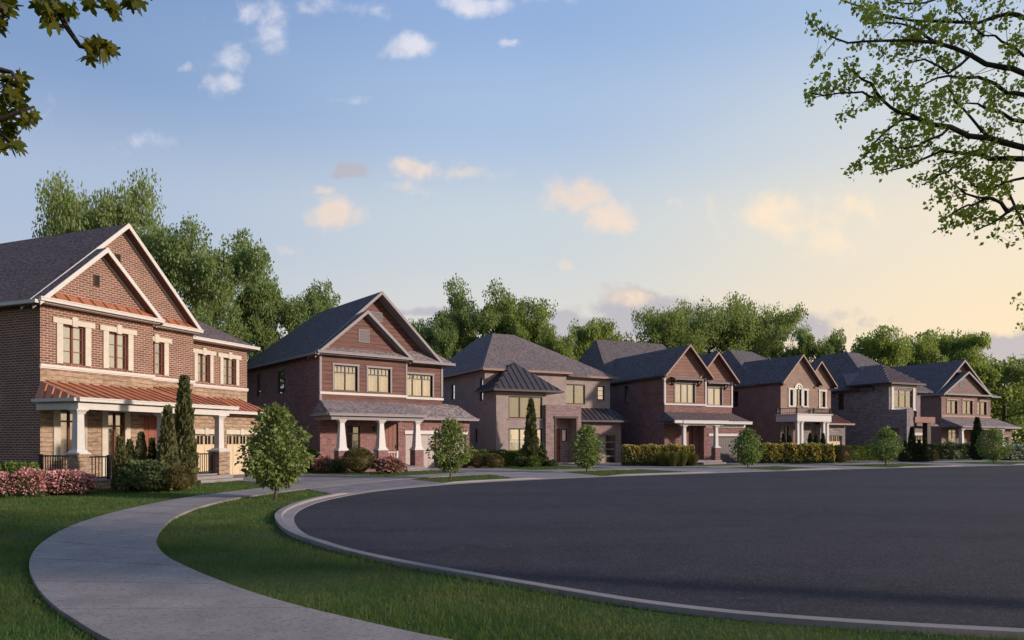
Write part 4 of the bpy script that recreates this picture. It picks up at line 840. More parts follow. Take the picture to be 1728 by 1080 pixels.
def house6():
    h = house(6, 'stone_house', 'sixth house, mottled grey stone with square corner bay under a brown metal hipped roof')
    FB, FC, FL, FG = PL('F', -.45), PL('F', .5), PL('F', -2.1), PL('F', .2)
    wb = (.63, 3.3, 4.6, 6.2); wc = (4.35, 5.0, 4.3, 5.7); sw_ = (4.1, 4.7, 4.6, 6.05)
    b = MB(); wall(b, FB, .5, 3.9, 4.36, 6.7, [wb]); wall(b, PL('S', 0), -.45, 2.2, 4.36, 6.7); wall(b, FB, 0, .5, 4.36, 6.7); wall(b, PL('S', 0.0), 2.2, 14, 0, 6.3, [sw_]); wall(b, PL('S', 0), -2.1, 2.2, 0, 4.36, [(-1.4, -.5, .2, 2.75)], .8)
    wall(b, FL, 0, .95, 0, 4.36); wall(b, PL('R', .95), -2.1, .2, 0, 4.36); b.box(0, .95, -2.1, -.45, 4.36, 4.4); wall(b, PL('F', .0), .95, 3.9, 0, 4.36, [(1.2, 2.3, .15, 2.7)]); wall(b, PL('R', 3.9), -.45, 1.5, 3, 6.7); wall(b, FC, 3.9, 5.9, 3.0, 6.2, [wc]); wall(b, PL('R', 5.9), .5, 14, 3, 6.2)
    gd = (4.3, 6.3, 0, 2.1); wall(b, FG, 3.9, 7, 0, 3.0, [gd]); wall(b, PL('R', 7), .2, 14, 0, 3.0); wall(b, PL('B', 14), 0, 7, 0, 6.3); b.build('wall', grey_stone, h)
    w_ = window(h, FB, *wb, greyframe, 3, 1, 0, .74, cur='gap', curm=curtain, fr=.08); f = MB()
    FB.box(f, .3, .627, -.06, .02, 4.5, 6.4); FB.box(f, 3.303, 3.62, -.06, .02, 4.5, 6.4); FB.box(f, .22, 3.7, -.09, .02, 6.402, 6.62); FB.box(f, .22, 3.7, -.09, .02, 4.38, 4.5); f.build('surround', cream, w_)
    w_ = window(h, FC, *wc, darkframe, 1, 1, 0, gl=glass_dark); surround(h, w_, FC, *wc, cream, .14, .16, .02, False, True); window(h, PL('S', 0), *sw_, darkframe, 1, 1, 2, cur='full')
    dm = MB(); dm.box(.5, .55, -1.4, -.5, .2, 2.75); dm.build('side_door', taupe_door, h)
    door(h, PL('F', 0), 1.2, 2.3, .15, 2.7, reddoor); garage_door(h, FG, *gd, cream_door, 4, 4)
    cn = MB(); cn.box(.98, 3.8, -2.2, -.003, 3.24, 3.74); cn.build('canopy', copper2, h); cc = MB(); cc.box(2.85, 3.3, -2.1, -1.65, .4, 3.235); cc.build('porch_column', darktrim, h); cb = MB(); cb.box(2.75, 3.75, -2.2, -1.5, 0, 1.1); cb.build('porch_pier', stone_grey, h)
    l = MB(); FG.box(l, 4.1, 6.6, -.05, .03, 2.15, 2.4); l.build('lintel', cream, h)
    rf = MB(); A, B = (3.2, 6.2, 10.4), (5.0, 6.2, 10.4)
    rf.slab([(-.3, .9, 6.35), (8.5, .9, 6.35), B, A], .14); rf.slab([(-.3, 14.5, 6.35), (-.3, .9, 6.35), A, (3.2, 9, 10.4)], .14); rf.slab([(8.5, .9, 6.35), (8.5, 14.5, 6.35), (5, 9, 10.4), B], .14); rf.slab([(8.5, 14.5, 6.35), (-.3, 14.5, 6.35), (3.2, 9, 10.4), (5, 9, 10.4)], .14); rf.slab([A, B, (5, 9, 10.4), (3.2, 9, 10.4)], .14)
    rf.slab([(3.9, .15, 6.2), (6.3, .15, 6.2), (5.6, 1.6, 7.1), (3.9, 1.6, 7.1)], .12); rf.slab([(6.3, .15, 6.2), (6.3, 3, 6.2), (5.6, 1.6, 7.1)], .12); rf.build('roof', sh_char, h)
    e = 6.78; ap = (2.0, 1.55, 8.7); ap2 = (2.0, 6, 8.7)
    seamroof(h, 'bay_roof', metalmat('brown_metal', (.20, .14, .14), .5), [((-.45, -.9, e), (4.35, -.9, e), ap, ap), ((-.45, 3.4, e), (-.45, -.9, e), ap, ap2), ((4.35, -.9, e), (4.35, 3.4, e), ap2, ap)], .35)
    g_ = MB(); gutter(g_, -.47, 4.37, -.9, e, .14); g_.box(-.58, -.46, -.9, 3.4, e - .13, e); g_.box(-.42, 4.3, -.89, -.46, 6.64, 6.67); g_.box(-.42, -.3, 2.2, 14.5, 6.22, 6.35); gutter(g_, 3.9, 6.32, .15, 6.2, .12); g_.build('gutter', darktrim, h)
    p = MB(); p.slab([(3.85, -.3, 3.1), (7.4, -.3, 3.1), (6.6, .5, 3.75), (3.85, .5, 3.75)], .1); p.slab([(7.4, -.3, 3.1), (7.4, 12, 3.1), (5.9, 10, 3.9), (5.9, .5, 3.75), (6.6, .5, 3.75)], .1); p.build('garage_roof', sh_grey, h)
    st = MB(); st.box(1.0, 2.7, -2.6, -.003, 0, .15); st.build('steps', conc_l, h)
house6()

def house7():
    h = house(7, 'far_brick_house', 'last brown brick house at the right end of the row, bright window beside its porch')
    F0, F1 = PL('F', 0), PL('F', .6)
    ws = [(.95, 2.65, 4.4, 5.8), (3.6, 5.3, 4.4, 5.85)]; wb = [(6.95, 8.9, 4.4, 5.85)]
    b = MB(); wall(b, F0, 0, 6.2, 0, 6.4, ws + [(1.2, 2.6, 1.05, 2.85), (3.5, 5.3, .3, 2.8)]); wall(b, F1, 6.2, 9.7, 3, 6.4, wb); wall(b, PL('R', 6.2), 0, .6, 3, 6.4); wall(b, PL('S', 0), 0, 14, 0, 6.4); wall(b, PL('R', 9.7), .6, 14, 0, 6.4); wall(b, PL('B', 14), 0, 12, 0, 6.4)
    b.poly([(.2, 0, 6.4), (7.6, 0, 6.4), (4.05, 0, 8.65)]); b.poly([(.2, .95, 6.4), (9.2, .95, 6.4), (4.7, .95, 10.0)])
    gd = (9.3, 12.0, 0, 2.05); wall(b, F0, 6.2, 12.6, 0, 3.0, [gd]); wall(b, PL('R', 12.6), 0, 12, 0, 3.0); b.build('wall', mauve_brick, h)
    s = MB(); s.box(-.03, 6.27, -.06, .02, 4.08, 4.26); s.box(6.25, 9.75, .54, .62, 4.08, 4.26); s.build('string_course', browntrim, h)
    for w, pl in [(x, F0) for x in ws] + [(wb[0], F1)]: w_ = window(h, pl, *w, darkframe, 2, 1, 0, cur='full', curm=curtain_glow, fr=.08); surround(h, w_, pl, *w, browntrim, .12, .14, .02, False)
    window(h, F0, 1.2, 2.6, 1.05, 2.85, cream, 2, 1, 0, .78, cur='full', curm=emitmat('bright_room', (1, .85, .55), 1.3), fr=.09, label='brightly lit window beside the porch')
    door(h, F0, 3.5, 5.3, .3, 2.8, browndoor, plank=True); garage_door(h, F0, *gd, taupe_door, 4, 4); l = MB(); F0.box(l, 9.1, 12.2, -.05, .03, 2.08, 2.22); l.build('lintel', browntrim, h)
    rf = MB(); t = MB(); so_ = MB(); fr = MB()
    gabled(rf, t, so_, fr, -.25, 4.7, 9.6, 6.38, 10.15, 6.5, .4, .95, 8.5, 8.5); gabled(rf, t, so_, fr, -.255, 4.05, 8.2, 6.37, 8.85, 6.4, -.36, 0, .39, .97)
    rf.slab([(-.25, 8.5, 6.38), (-.25, 14.3, 6.38), (4.7, 8.5, 10.15)][::-1][::-1], .14); rf.slab([(9.6, 8.5, 6.5), (4.7, 8.5, 10.15), (9.6, 14.3, 6.5)], .14); rf.slab([(4.7, 8.5, 10.15), (-.25, 14.3, 6.38), (9.6, 14.3, 6.5)], .14)
    rf.slab([(6.3, .22, 6.45), (10.7, .22, 6.45), (9.2, 1.5, 7.35), (6.3, 1.5, 7.35)], .1); rf.slab([(10.7, .22, 6.45), (10.7, 14, 6.45), (9.2, 12, 7.35), (9.2, 1.5, 7.35)], .1)
    rf.build('roof', sh_char, h); t.build('gable_trim', greytrim, h); so_.build('soffit', soffitm, h); fr.build('frieze', greytrim, h)
    g_ = MB(); gutter(g_, -.27, 8.2, -.34, 6.46); gutter(g_, 8.22, 10.72, .22, 6.44); g_.box(-.38, -.26, -.34, 14, 6.26, 6.38); g_.box(-.2, 8.1, -.33, -.0, 6.3, 6.33); g_.build('gutter', greytrim, h)
    louver(h, 0, 3.0, 4.0, 7.2, 8.0, greytrim)
    p = MB(); p.slab([(-.35, -2.2, 3.1), (9.8, -2.2, 3.1), (9.7, 0, 3.98), (0, 0, 3.98)], .1); p.slab([(-.35, 0, 3.1), (-.35, -2.2, 3.1), (0, 0, 3.98)], .1); p.slab([(9.7, -.6, 3.08), (13.1, -.6, 3.08), (9.9, .6, 4.1)], .1); p.slab([(13.1, -.6, 3.08), (13.1, 12, 3.08), (9.7, 12, 4.1), (9.9, .6, 4.1)], .1); p.build('porch_roof', sh_grey, h)
    g_ = MB(); gutter(g_, -.37, 9.82, -2.2, 3.1, .13); gutter(g_, 9.84, 13.12, -.6, 3.08, .13); g_.box(-.2, 7.2, -2.1, -1.85, 2.78, 2.96); g_.build('porch_beam', greytrim, h)
    for x in (.05, 3.1, 7.0): pier(h, x, -1.95, 0, 1.05, 2.78, .5, mauve_brick, white, white, .4, .26)
    fl = MB(); fl.box(-.1, 7.3, -2.2, -.003, 0, .26); fl.build('porch_floor', conc_l, h)
    railing(h, (.4, -1.95), (2.7, -1.95), .26, 1.0, greytrim, .15)
house7()
# ------------------------------------------------------------------ planting
L_street = leafmat('street_tree_leaves', (.25, .31, .10), (.13, .18, .055), .3)
L_street2 = leafmat('light_street_tree_leaves', (.24, .33, .11), (.12, .18, .06), .3)
L_back = leafmat('background_leaves', (.29, .38, .16), (.16, .22, .10), .5)
L_back2 = leafmat('yellow_green_leaves', (.34, .42, .14), (.15, .22, .07), .5)
L_back3 = leafmat('bright_background_leaves', (.32, .40, .17), (.18, .24, .10), .5)
L_over = leafmat('overhanging_leaves', (.44, .52, .10), (.22, .29, .06), .55)
L_maple = leafmat('maple_leaves', (.10, .13, .010), (.035, .055, .008), .45, (.14, .11, .008))
L_con = leafmat('juniper_needles', (.17, .175, .075), (.09, .10, .045), .1)
L_con2 = leafmat('dark_juniper_needles', (.065, .085, .038), (.03, .048, .024), .1)
L_box = leafmat('hedge_leaves', (.17, .24, .045), (.08, .13, .026), .2)
L_bush = leafmat('shrub_leaves', (.13, .17, .07), (.06, .09, .038), .2)
L_olive = leafmat('olive_shrub_leaves', (.17, .14, .05), (.085, .078, .03), .2)
L_pink = leafmat('pink_petals', (.80, .44, .48), (.62, .25, .32), .3, (.7, .32, .38))
L_yel = leafmat('yellow_leaves', (.75, .58, .20), (.5, .40, .13), .3, (.42, .36, .14))
L_reed = leafmat('tall_grass_blades', (.13, .13, .035), (.07, .085, .025), .3)

def clump_leaves(rng, cs, rs, n, flat=.6, shell=.5):
    """leaf positions round clump centres; n leaves per clump, denser towards the outside"""
    k = len(cs); d = unit(rng, k * n).reshape(k, n, 3); r = shell + (1 - shell) * rng.random((k, n, 1)) ** .6
    p = d * r; p[..., 2] *= flat
    p = cs[:, None, :] + p * rs[:, None, None]
    return p.reshape(-1, 3), d.reshape(-1, 3)

def deciduous(name, seed, H, R_, trunk_h, ncl, nleaf, leaf, lm, bm, spread=1.0, flat=.55, lean=0, clr=(.12, .20), nlimb=12):
    """returns (crown mesh, trunk mesh): limbs fork from a tapered trunk, leaf clumps sit at and between limb ends"""
    rng = np.random.default_rng(seed); rd_ = random.Random(seed)
    t = MB(); top = Vector((lean, rd_.uniform(-.05, .05) * H, H * .7)); tr = H * .022
    tp = [Vector((0, 0, -.2)), Vector((lean * .1, 0, H * .15)), Vector((lean * .3 + rd_.uniform(-.02, .02) * H, rd_.uniform(-.02, .02) * H, H * .4)), Vector((lean * .7, top.y * .6, H * .62)), top]
    t.tube(tp, [tr * 1.2, tr, tr * .75, tr * .45, tr * .12], 8)
    ends = []
    def tpos(f):
        f *= 4; i = min(3, int(f)); return tp[i].lerp(tp[i + 1], f - i)
    for i in range(nlimb):
        f = trunk_h + (1.0 - trunk_h) * (i + rd_.random() * .6) / nlimb; a = i * 2.4 + rd_.uniform(-.4, .4); p = tpos(min(f, .98))
        g_f = (f - trunk_h) / (1 - trunk_h); prof = .55 + .45 * math.sin(math.pi * min(1, g_f * .85 + .12))
        L_ = R_ * spread * (.55 + .5 * rd_.random()) * max(.45, prof); rise = .15 + .75 * f + rd_.uniform(-.15, .15)
        e = p + Vector((math.cos(a) * L_, math.sin(a) * L_, L_ * rise * .6)); m = p.lerp(e, .5) + Vector((0, 0, -L_ * .06))
        t.tube([p, m, e], [tr * .42, tr * .26, tr * .08], 5); ends.append((e, 1.0))
        for k in range(4):
            s = .35 + .18 * k; q = (p.lerp(m, s * 2) if s < .5 else m.lerp(e, s * 2 - 1)); b2 = a + rd_.choice((-1, 1)) * rd_.uniform(.5, 1.3); l2 = L_ * rd_.uniform(.28, .5)
            e2 = q + Vector((math.cos(b2) * l2, math.sin(b2) * l2, l2 * rd_.uniform(.1, .8))); t.tube([q, e2], [tr * .17, tr * .05], 4); ends.append((e2, .85))
    ends.append((top + Vector((0, 0, .04 * H)), .9))
    while len(ends) < ncl:
        a, b2 = rd_.sample(ends, 2)
        if (a[0] - b2[0]).length < R_ * .8: ends.append((a[0].lerp(b2[0], rd_.random()) + Vector((rd_.gauss(0, .05), rd_.gauss(0, .05), rd_.gauss(.02, .04))) * H, .75))
        elif rd_.random() < .2: ends.append((a[0] + Vector((rd_.gauss(0, .08), rd_.gauss(0, .08), rd_.gauss(0, .05))) * R_, .6))
    ends = ends[:max(ncl, 1)]
    cs = np.array([tuple(e[0]) for e in ends]); rs = np.array([e[1] * rd_.uniform(*clr) * 2 * R_ for e in ends])
    # each clump splits into a few smaller tufts, so outlines stay ragged
    k = 5; tc = np.repeat(cs, k, 0) + unit(rng, len(cs) * k) * (np.repeat(rs, k) * .75)[:, None] * np.array([1, 1, flat]); trd = np.repeat(rs, k) * rng.uniform(.35, .65, len(cs) * k)
    p, d = clump_leaves(rng, tc, trd, max(2, nleaf // (len(cs) * k)), .7, .1)
    p += rng.normal(size=p.shape) * leaf * .3
    dirs = d + unit(rng, len(p)) * .8; dirs[:, 2] -= .15
    nrm = unit(rng, len(p)) * .9; nrm[:, 2] += .8
    sz = leaf * rng.uniform(.6, 1.25, len(p))
    crown = scatter(name + '_crown', p, dirs, sz, lm, None, rng, LEAF, np.cross(dirs, nrm))
    trunk = t.build(name + '_trunk', bm, None, smooth=True)
    ang_ = np.linspace(0, math.pi, 12, endpoint=False); rad_ = np.mean([np.percentile(np.abs(p[:, 0] * math.cos(a_) + p[:, 1] * math.sin(a_)), 97) for a_ in ang_])
    cx_, cy_ = [(np.percentile(p[:, k_], 3) + np.percentile(p[:, k_], 97)) / 2 for k_ in (0, 1)]
    rad_ = np.mean([np.percentile(np.abs((p[:, 0] - cx_) * math.cos(a_) + (p[:, 1] - cy_) * math.sin(a_)), 97) for a_ in ang_]); crown.data['ext'] = (float(np.percentile(p[:, 2], 99.7)), float(rad_), float(cx_), float(cy_)); return crown.data, trunk.data, crown, trunk
_protos = {}
def proto(key, *a, **k):
    if key not in _protos:
        c, t, co_, to_ = deciduous(key, *a, **k); bpy.data.objects.remove(co_); bpy.data.objects.remove(to_); _protos[key] = (c, t)
    return _protos[key]
def place_tree(key, name, label, x, y, sc, rz, group=None, cat='tree', sxy=None):
    c, t = _protos[key]
    r_ = thing(name, label, cat, (x, y, 0), rz, group); r_.scale = (sxy or sc, sxy or sc, sc)
    for n, me in (('crown', c), ('trunk', t)):
        o = bpy.data.objects.new(n, me); col.objects.link(o); o.parent = r_
    return r_
def px(pxx, D): return (pxx - 864) / 1180 * D
def topz(pyy, D): return 1.7 + (743 - pyy) / 1180 * D

# background trees (height 10 m prototypes)
proto('BA', 11, 10, 4.2, .50, 62, 42000, .16, L_back, bark, flat=.36)
proto('BB', 12, 10, 4.6, .40, 68, 46000, .16, L_back, bark, flat=.36)
proto('BC', 13, 10, 3.8, .34, 80, 34000, .17, L_back, bark, flat=.5)
proto('BD', 14, 10, 4.0, .38, 60, 22000, .21, L_back2, bark, flat=.45, clr=(.12, .2))
proto('BE', 15, 10, 5.2, .46, 74, 34000, .18, L_back3, bark, flat=.34)
proto('BF', 16, 10, 4.6, .12, 90, 18000, .26, L_back3, bark, flat=.75, clr=(.13, .2))
BT = [ # key, px, top py, D, width px, rz, label
 ('BE', 178, 300, 50, 170, .3, 'tall spreading tree rising behind the roof ridge of the leftmost house'),
 ('BB', 330, 376, 46, 195, 2.1, 'broad tree with visible dark limbs right of the leftmost house gable'),
 ('BC', 402, 470, 56, 120, 4.0, 'pale green tree low between the first two houses, left of the rounder one'),
 ('BC', 485, 472, 58, 135, 1.0, 'rounded dark green tree just left of the second house roof'),
 ('BC', 745, 533, 76, 95, 3.0, 'small round tree between the second and third house roofs'),
 ('BA', 822, 491, 80, 150, 5.2, 'tall tree standing above the left slope of the taupe house roof'),
 ('BD', 880, 528, 78, 85, 2.6, 'sunlit yellow green tree touching the ridge of the taupe house roof'),
 ('BD', 940, 556, 74, 62, .9, 'dark ragged treetop right of the taupe house roof'),
 ('BD', 1003, 539, 78, 82, 4.4, 'coarse leaved tree over the left end of the twin gable house roof'),
 ('BE', 1122, 522, 92, 120, 1.9, 'leftmost of the three wide trees over the twin gable house'),
 ('BE', 1203, 507, 96, 150, .2, 'tallest of the three wide trees, middle one over the twin gable house'),
 ('BE', 1268, 513, 98, 125, 3.5, 'rightmost of the three wide trees, above the balcony house roof'),
 ('BD', 1340, 581, 92, 40, 2.0, 'tiny treetop behind the arched balcony house gables'),
 ('BC', 1380, 557, 92, 75, .5, 'compact green tree between the balcony house and the stone house'),
 ('BD', 1487, 561, 92, 88, 1.2, 'sunlit tree above the stone house metal roof'),
 ('BD', 1540, 574, 94, 72, 3.3, 'lower of the yellow green trees between the last two house roofs'),
 ('BD', 1602, 558, 98, 110, 5.0, 'spreading yellow green tree behind the last house gable'),
 ('BF', 1697, 606, 100, 150, 2.2, 'large bushy tree right of the last house, reaching to the ground'),
 ('BF', 1790, 600, 108, 170, .7, 'bushy tree cut by the right edge beyond the last house'),
 ('BF', 1655, 650, 112, 90, 4.7, 'shorter bushy tree tucked behind the right end of the last house'),
]
for key, p_, ty, D, w, rz, lab in BT:
    zt_, r95, cx_, cy_ = _protos[key][0]['ext']; q_ = w * .80 / 1180 * D / 2 / r95; place_tree(key, 'background_tree', lab, px(p_, D) - q_ * (cx_ * math.cos(rz) - cy_ * math.sin(rz)), D - q_ * (cx_ * math.sin(rz) + cy_ * math.cos(rz)), topz(ty, D) / zt_, rz, 'trees behind the houses', sxy=w / 1180 * D / 2 / r95)

# street trees
ST = [(465, 842, 685, 118, 'nearest street tree with an open coarse crown beside the curved path'),
      (760, 808, 708, 74, 'street tree in front of the wood sided house garage'),
      (990, 798, 718, 60, 'light green street tree in front of the taupe house garage'),
      (1262, 791, 724, 52, 'street tree before the dark garage of the twin gable house'),
      (1495, 786, 723, 56, 'street tree standing before the grey stone house'),
      (1677, 782, 725, 54, 'farthest street tree, in front of the last house')]
def street_tree(seed, x, y, H, W, lm, leaf, n, label):
    rng = np.random.default_rng(seed); rd_ = random.Random(seed); r_ = thing('street_tree', label, 'tree', (x, y, 0), 0, 'young street trees along the kerb')
    t = MB(); b0 = H * .16; tp = [Vector((0, 0, -.05)), Vector((.02, .01, H * .3)), Vector((-.02, .02, H * .6)), Vector((0, 0, H * .9))]; t.tube(tp, [H * .017, H * .014, H * .008, H * .003], 7)
    cs = []; rs = []
    for i in range(58):
        f = (i + .5) / 58; z = b0 + (H - b0) * (.06 + .9 * f); pr = (math.sin(math.pi * (f ** .75) * .93 + .16)) ** .75; a = i * 2.4 + rd_.uniform(-.3, .3); rad = W / 2 * pr * rd_.uniform(.55, .98)
        c = Vector((math.cos(a) * rad, math.sin(a) * rad, z)); q = Vector((0, 0, max(b0, z - rad * .7))); t.tube([q, q.lerp(c, .5) + Vector((0, 0, -.02)), c], [H * .005, H * .0035, H * .0015], 4)
        cs.append(tuple(c)); rs.append(W * rd_.uniform(.09, .15)); cs.append(tuple(q.lerp(c, rd_.uniform(.3, .75)))); rs.append(W * .13)
    t.build('trunk', bark, r_, smooth=True)
    p, d = clump_leaves(rng, np.array(cs), np.array(rs), n // len(cs), .9, .25); out = p - np.array([0, 0, H * .5]); dirs = d * .6 + unit(rng, len(p)) * .4 + out * .35; dirs[:, 2] -= .35
    nr = unit(rng, len(p)) * .7; nr[:, 2] += .7
    scatter('crown', p, dirs, leaf * rng.uniform(.65, 1.25, len(p)), lm, r_, rng, LEAF, np.cross(dirs, nr)); return r_
for i, (x_, y_, ty, w, lab) in enumerate(ST):
    D = 1.7 * 1180 / (y_ - 743); H_ = topz(ty, D)
    street_tree(40 + i, px(x_, D), D, H_ * .99, w / 1180 * D * .98, L_street if i in (0, 1) else L_street2, .125 if i == 0 else .115, 4200 if i == 0 else 3600, lab)

# conifers and shrubs
def juniper(x, y, H, W, lm, seed, label, group=None, n=3200):
    rng = np.random.default_rng(seed); r_ = thing('juniper', label, 'conifer', (x, y, 0), 0, group)
    f = rng.random(n) ** 1.25; z = .03 * H + f * H * .96; a = rng.random(n) * 6.283
    lump = 1 + .16 * np.sin(a * 3 + z / H * 17 + seed) + .12 * np.sin(a * 5 - z / H * 29)
    prof = np.minimum(1, (f + .10) / .2) ** .5 * (1 - f) ** .85 * 1.05 + .035
    r = W / 2 * prof * lump * (.72 + .34 * rng.random(n)); p = np.stack([np.cos(a) * r, np.sin(a) * r, z], 1)
    d = np.stack([np.cos(a) * .45, np.sin(a) * .45, np.ones(n)], 1) + rng.normal(size=(n, 3)) * .22
    scatter('foliage', p, d, .15 * rng.uniform(.6, 1.4, n) * (.55 + H / 5), lm, r_, rng)
    c = MB(); c.tube([(0, 0, -.05), (0, 0, H * .25), (0, 0, H * .6), (0, 0, H * .9)], [W * .34, W * .36, W * .22, W * .03], 10); c.build('core', lm, r_, smooth=True); return r_
def bush(x, y, H, W, D_, lm, seed, label, name='shrub', cat='shrub', leaf=.055, n=3500, rough=.12, fl=None, flm=None, group=None, rz=0, parent=None):
    rng = np.random.default_rng(seed); r_ = thing(name, label, cat, (x, y, 0), rz, group)
    d = unit(rng, n); d[:, 2] = np.where(d[:, 2] < -.55, -d[:, 2], d[:, 2]); lump = 1 + rough * np.sin(d[:, 0] * 6 + seed) * np.cos(d[:, 1] * 5 + d[:, 2] * 7) + rough * .7 * np.sin(d[:, 2] * 13 + d[:, 0] * 11)
    s = (.80 + .24 * rng.random(n)) * lump; p = d * s[:, None] * np.array([W / 2, D_ / 2, H * .52]) + np.array([0, 0, H * .48]); p[:, 2] = np.maximum(p[:, 2], .01)
    dirs = d + unit(rng, n) * .7; scatter('foliage', p, dirs, leaf * rng.uniform(.6, 1.3, n), lm, r_, rng)
    bm_ = MB(); K = 10; J = 6
    for j in range(J + 1):
        th = math.pi * j / J
        for k in range(K): bm_.v.append((math.cos(6.2832 * k / K) * math.sin(th) * W * .39, math.sin(6.2832 * k / K) * math.sin(th) * D_ * .39, max(-.01, H * .46 + math.cos(th) * H * .42)))
    for j in range(J):
        for k in range(K): bm_.f.append((j * K + k, (j + 1) * K + k, (j + 1) * K + (k + 1) % K, j * K + (k + 1) % K))
    bm_.build('core', lm, r_, smooth=True)
    if fl:
        m_ = rng.random(n) < fl; q = p[m_] + d[m_] * .03; dd = unit(rng, len(q)) * .7 + d[m_]; scatter('flowers', q, dd, leaf * 1.05 * rng.uniform(.7, 1.3, len(q)), flm, r_, rng)
    return r_
def hedge(a, b_, W, H, lm, seed, label, leaf=.06, dens=900, name='hedge', fl=None, flm=None, wav=.06, group=None):
    """clipped or loose box of leaves between two ground points"""
    rng = np.random.default_rng(seed); A = Vector((*a, 0)); B = Vector((*b_, 0)); L_ = (B - A).length; ang = math.atan2(B.y - A.y, B.x - A.x)
    r_ = thing(name, label, 'hedge', A, ang, group); n = int(dens * (L_ * W + 2 * L_ * H + 2 * W * H)); u = rng.random(n) * L_; q = rng.random(n) * (W + 2 * H)
    ends = rng.random(n) < (2 * W * H) / (L_ * W + 2 * L_ * H + 2 * W * H)
    y = np.where(q < H, 0, np.where(q < H + W, q - H, W)); z = np.where(q < H, q, np.where(q < H + W, H, q - H - W))
    u = np.where(ends, (rng.random(n) < .5) * L_, u); y = np.where(ends, rng.random(n) * W, y); z = np.where(ends, rng.random(n) * H, z)
    wv = wav * (np.sin(u * 4.1 + seed) + np.sin(u * 9.7 + z * 7) * .7 + np.sin(y * 8 + u * 2.3) * .5)
    cen = np.stack([np.clip(u, W * .4, L_ - W * .4), np.full(n, W / 2), np.full(n, H * .5)], 1); p = np.stack([u, y, z], 1); o = p - cen; o /= np.linalg.norm(o, axis=1, keepdims=True)
    e = np.maximum(np.abs(y - W / 2) / (W / 2), 0) ** 6 * (z / H) ** 6
    p -= o * (e * .12)[:, None]; p += o * (wv + rng.normal(size=n) * .025)[:, None]; p[:, 2] = np.maximum(p[:, 2], .01)
    dd = o + unit(rng, n) * .8; scatter('foliage', p, dd, leaf * rng.uniform(.6, 1.3, n), lm, r_, rng)
    c = MB(); g_ = .07 + wav; c.box(g_, L_ - g_, g_, W - g_, 0, H - g_); c.build('core', lm, r_)
    if fl:
        m_ = rng.random(n) < fl; m_ &= (z > H * .25); scatter('flowers', p[m_] + o[m_] * .025, o[m_] + unit(rng, m_.sum()) * .8, leaf * 1.05 * rng.uniform(.6, 1.3, m_.sum()), flm, r_, rng)
    return r_
def reeds(x, y, H, W, seed, label, n=700):
    rng = np.random.default_rng(seed); r_ = thing('ornamental_grass', label, 'ornamental grass', (x, y, 0), 0, 'clumps of tall grass')
    a = rng.random(n) * 6.283; r = W / 2 * rng.random(n) ** .5; V = []; F = []
    for i in range(n):
        h_ = H * rng.uniform(.6, 1.05); b0 = np.array([math.cos(a[i]) * r[i] * .5, math.sin(a[i]) * r[i] * .5, 0]); tip = np.array([math.cos(a[i]) * r[i] * 1.2, math.sin(a[i]) * r[i] * 1.2, h_]); s = np.array([-math.sin(a[i]), math.cos(a[i]), 0]) * .012
        k = len(V); mm = (b0 + tip) / 2 + np.array([0, 0, .06 * H]); V += [b0 - s, b0 + s, mm + s, mm - s, tip]; F += [(k, k + 1, k + 2), (k, k + 2, k + 3), (k + 3, k + 2, k + 4)]
    np_mesh('blades', np.array(V), np.array(F), L_reed, r_); return r_

# in front of the first house
hedge((-22.5, 21.9), (-15.9, 22.9), .7, .86, L_box, 1, 'clipped green hedge along the dark side wall at the left edge', .075, 700)
hedge((-18.6, 19.3), (-14.1, 20.9), 1.0, .66, L_bush, 2, 'pink flowering hedge in front of the green hedge at the left edge', .075, 900, 'flowering_hedge', .8, L_pink, .08)
bush(-13.95, 21.9, .68, 1.5, 1.3, L_bush, 3, 'pink flowering shrub against the front pier of the brick house', 'flowering_shrub', 'flowering shrub', .075, 3600, .12, .75, L_pink)
grp = 'junipers in front of the brick house porch'
for i, (x_, D, ty, w, lm, n_, lab) in enumerate([(203, 23.0, 742, 23, L_con, 2600, 'small juniper at the left of the porch row'), (219, 23.9, 746, 20, L_con, 2400, 'second small juniper of the porch row, in front of the french window'),
        (238, 24.0, 734, 23, L_con, 2600, 'third small juniper, slightly taller, left of the dark narrow one'), (257, 24.6, 744, 14, L_con2, 2000, 'narrow dark juniper before the red brown front door'),
        (283, 23.9, 690, 33, L_con, 5000, 'medium juniper left of the tallest one'), (311, 24.6, 640, 36, L_con, 6500, 'tallest juniper in front of the porch of the brick house')]):
    juniper(px(x_, D), D, topz(ty, D), w / 1180 * D * .88, lm, 60 + i, lab, grp, n_)
D = 22.9; bush(px(245, D), D, .98, 1.55, 1.3, L_bush, 5, 'loose blue green shrub at the foot of the porch junipers', leaf=.09, n=3600, rough=.16)
D = 23.1; bush(px(303, D), D, .82, .98, .95, L_olive, 6, 'clipped olive brown globe shrub beside the porch steps', leaf=.045, n=5000, rough=.03)
# second house
D = 35.6; bush(px(605, D), D, 1.28, 1.72, 1.5, L_olive, 7, 'large clipped olive globe shrub in front of the wood sided house', leaf=.06, n=6000, rough=.03)
D = 35.8; bush(px(657, D), D, .78, 1.5, 1.2, L_bush, 8, 'pink flowering shrub right of the large globe', 'flowering_shrub', 'flowering shrub', .09, 2600, .14, .7, L_pink)
D = 36.6; bush(px(546, D), D, .78, .95, .9, L_bush, 9, 'pink flowering shrub left of the large globe', 'flowering_shrub', 'flowering shrub', .09, 2000, .14, .65, L_pink)
D = 36.2; bush(px(570, D), D, .62, .8, .8, L_bush, 10, 'low green shrub between the pink one and the large globe', leaf=.08, n=1800)
D = 37.4; bush(px(520, D), D, 1.15, 1.5, 1.3, L_box, 12, 'green shrub against the brick side wall of the wood sided house', leaf=.09, n=3200, rough=.15)
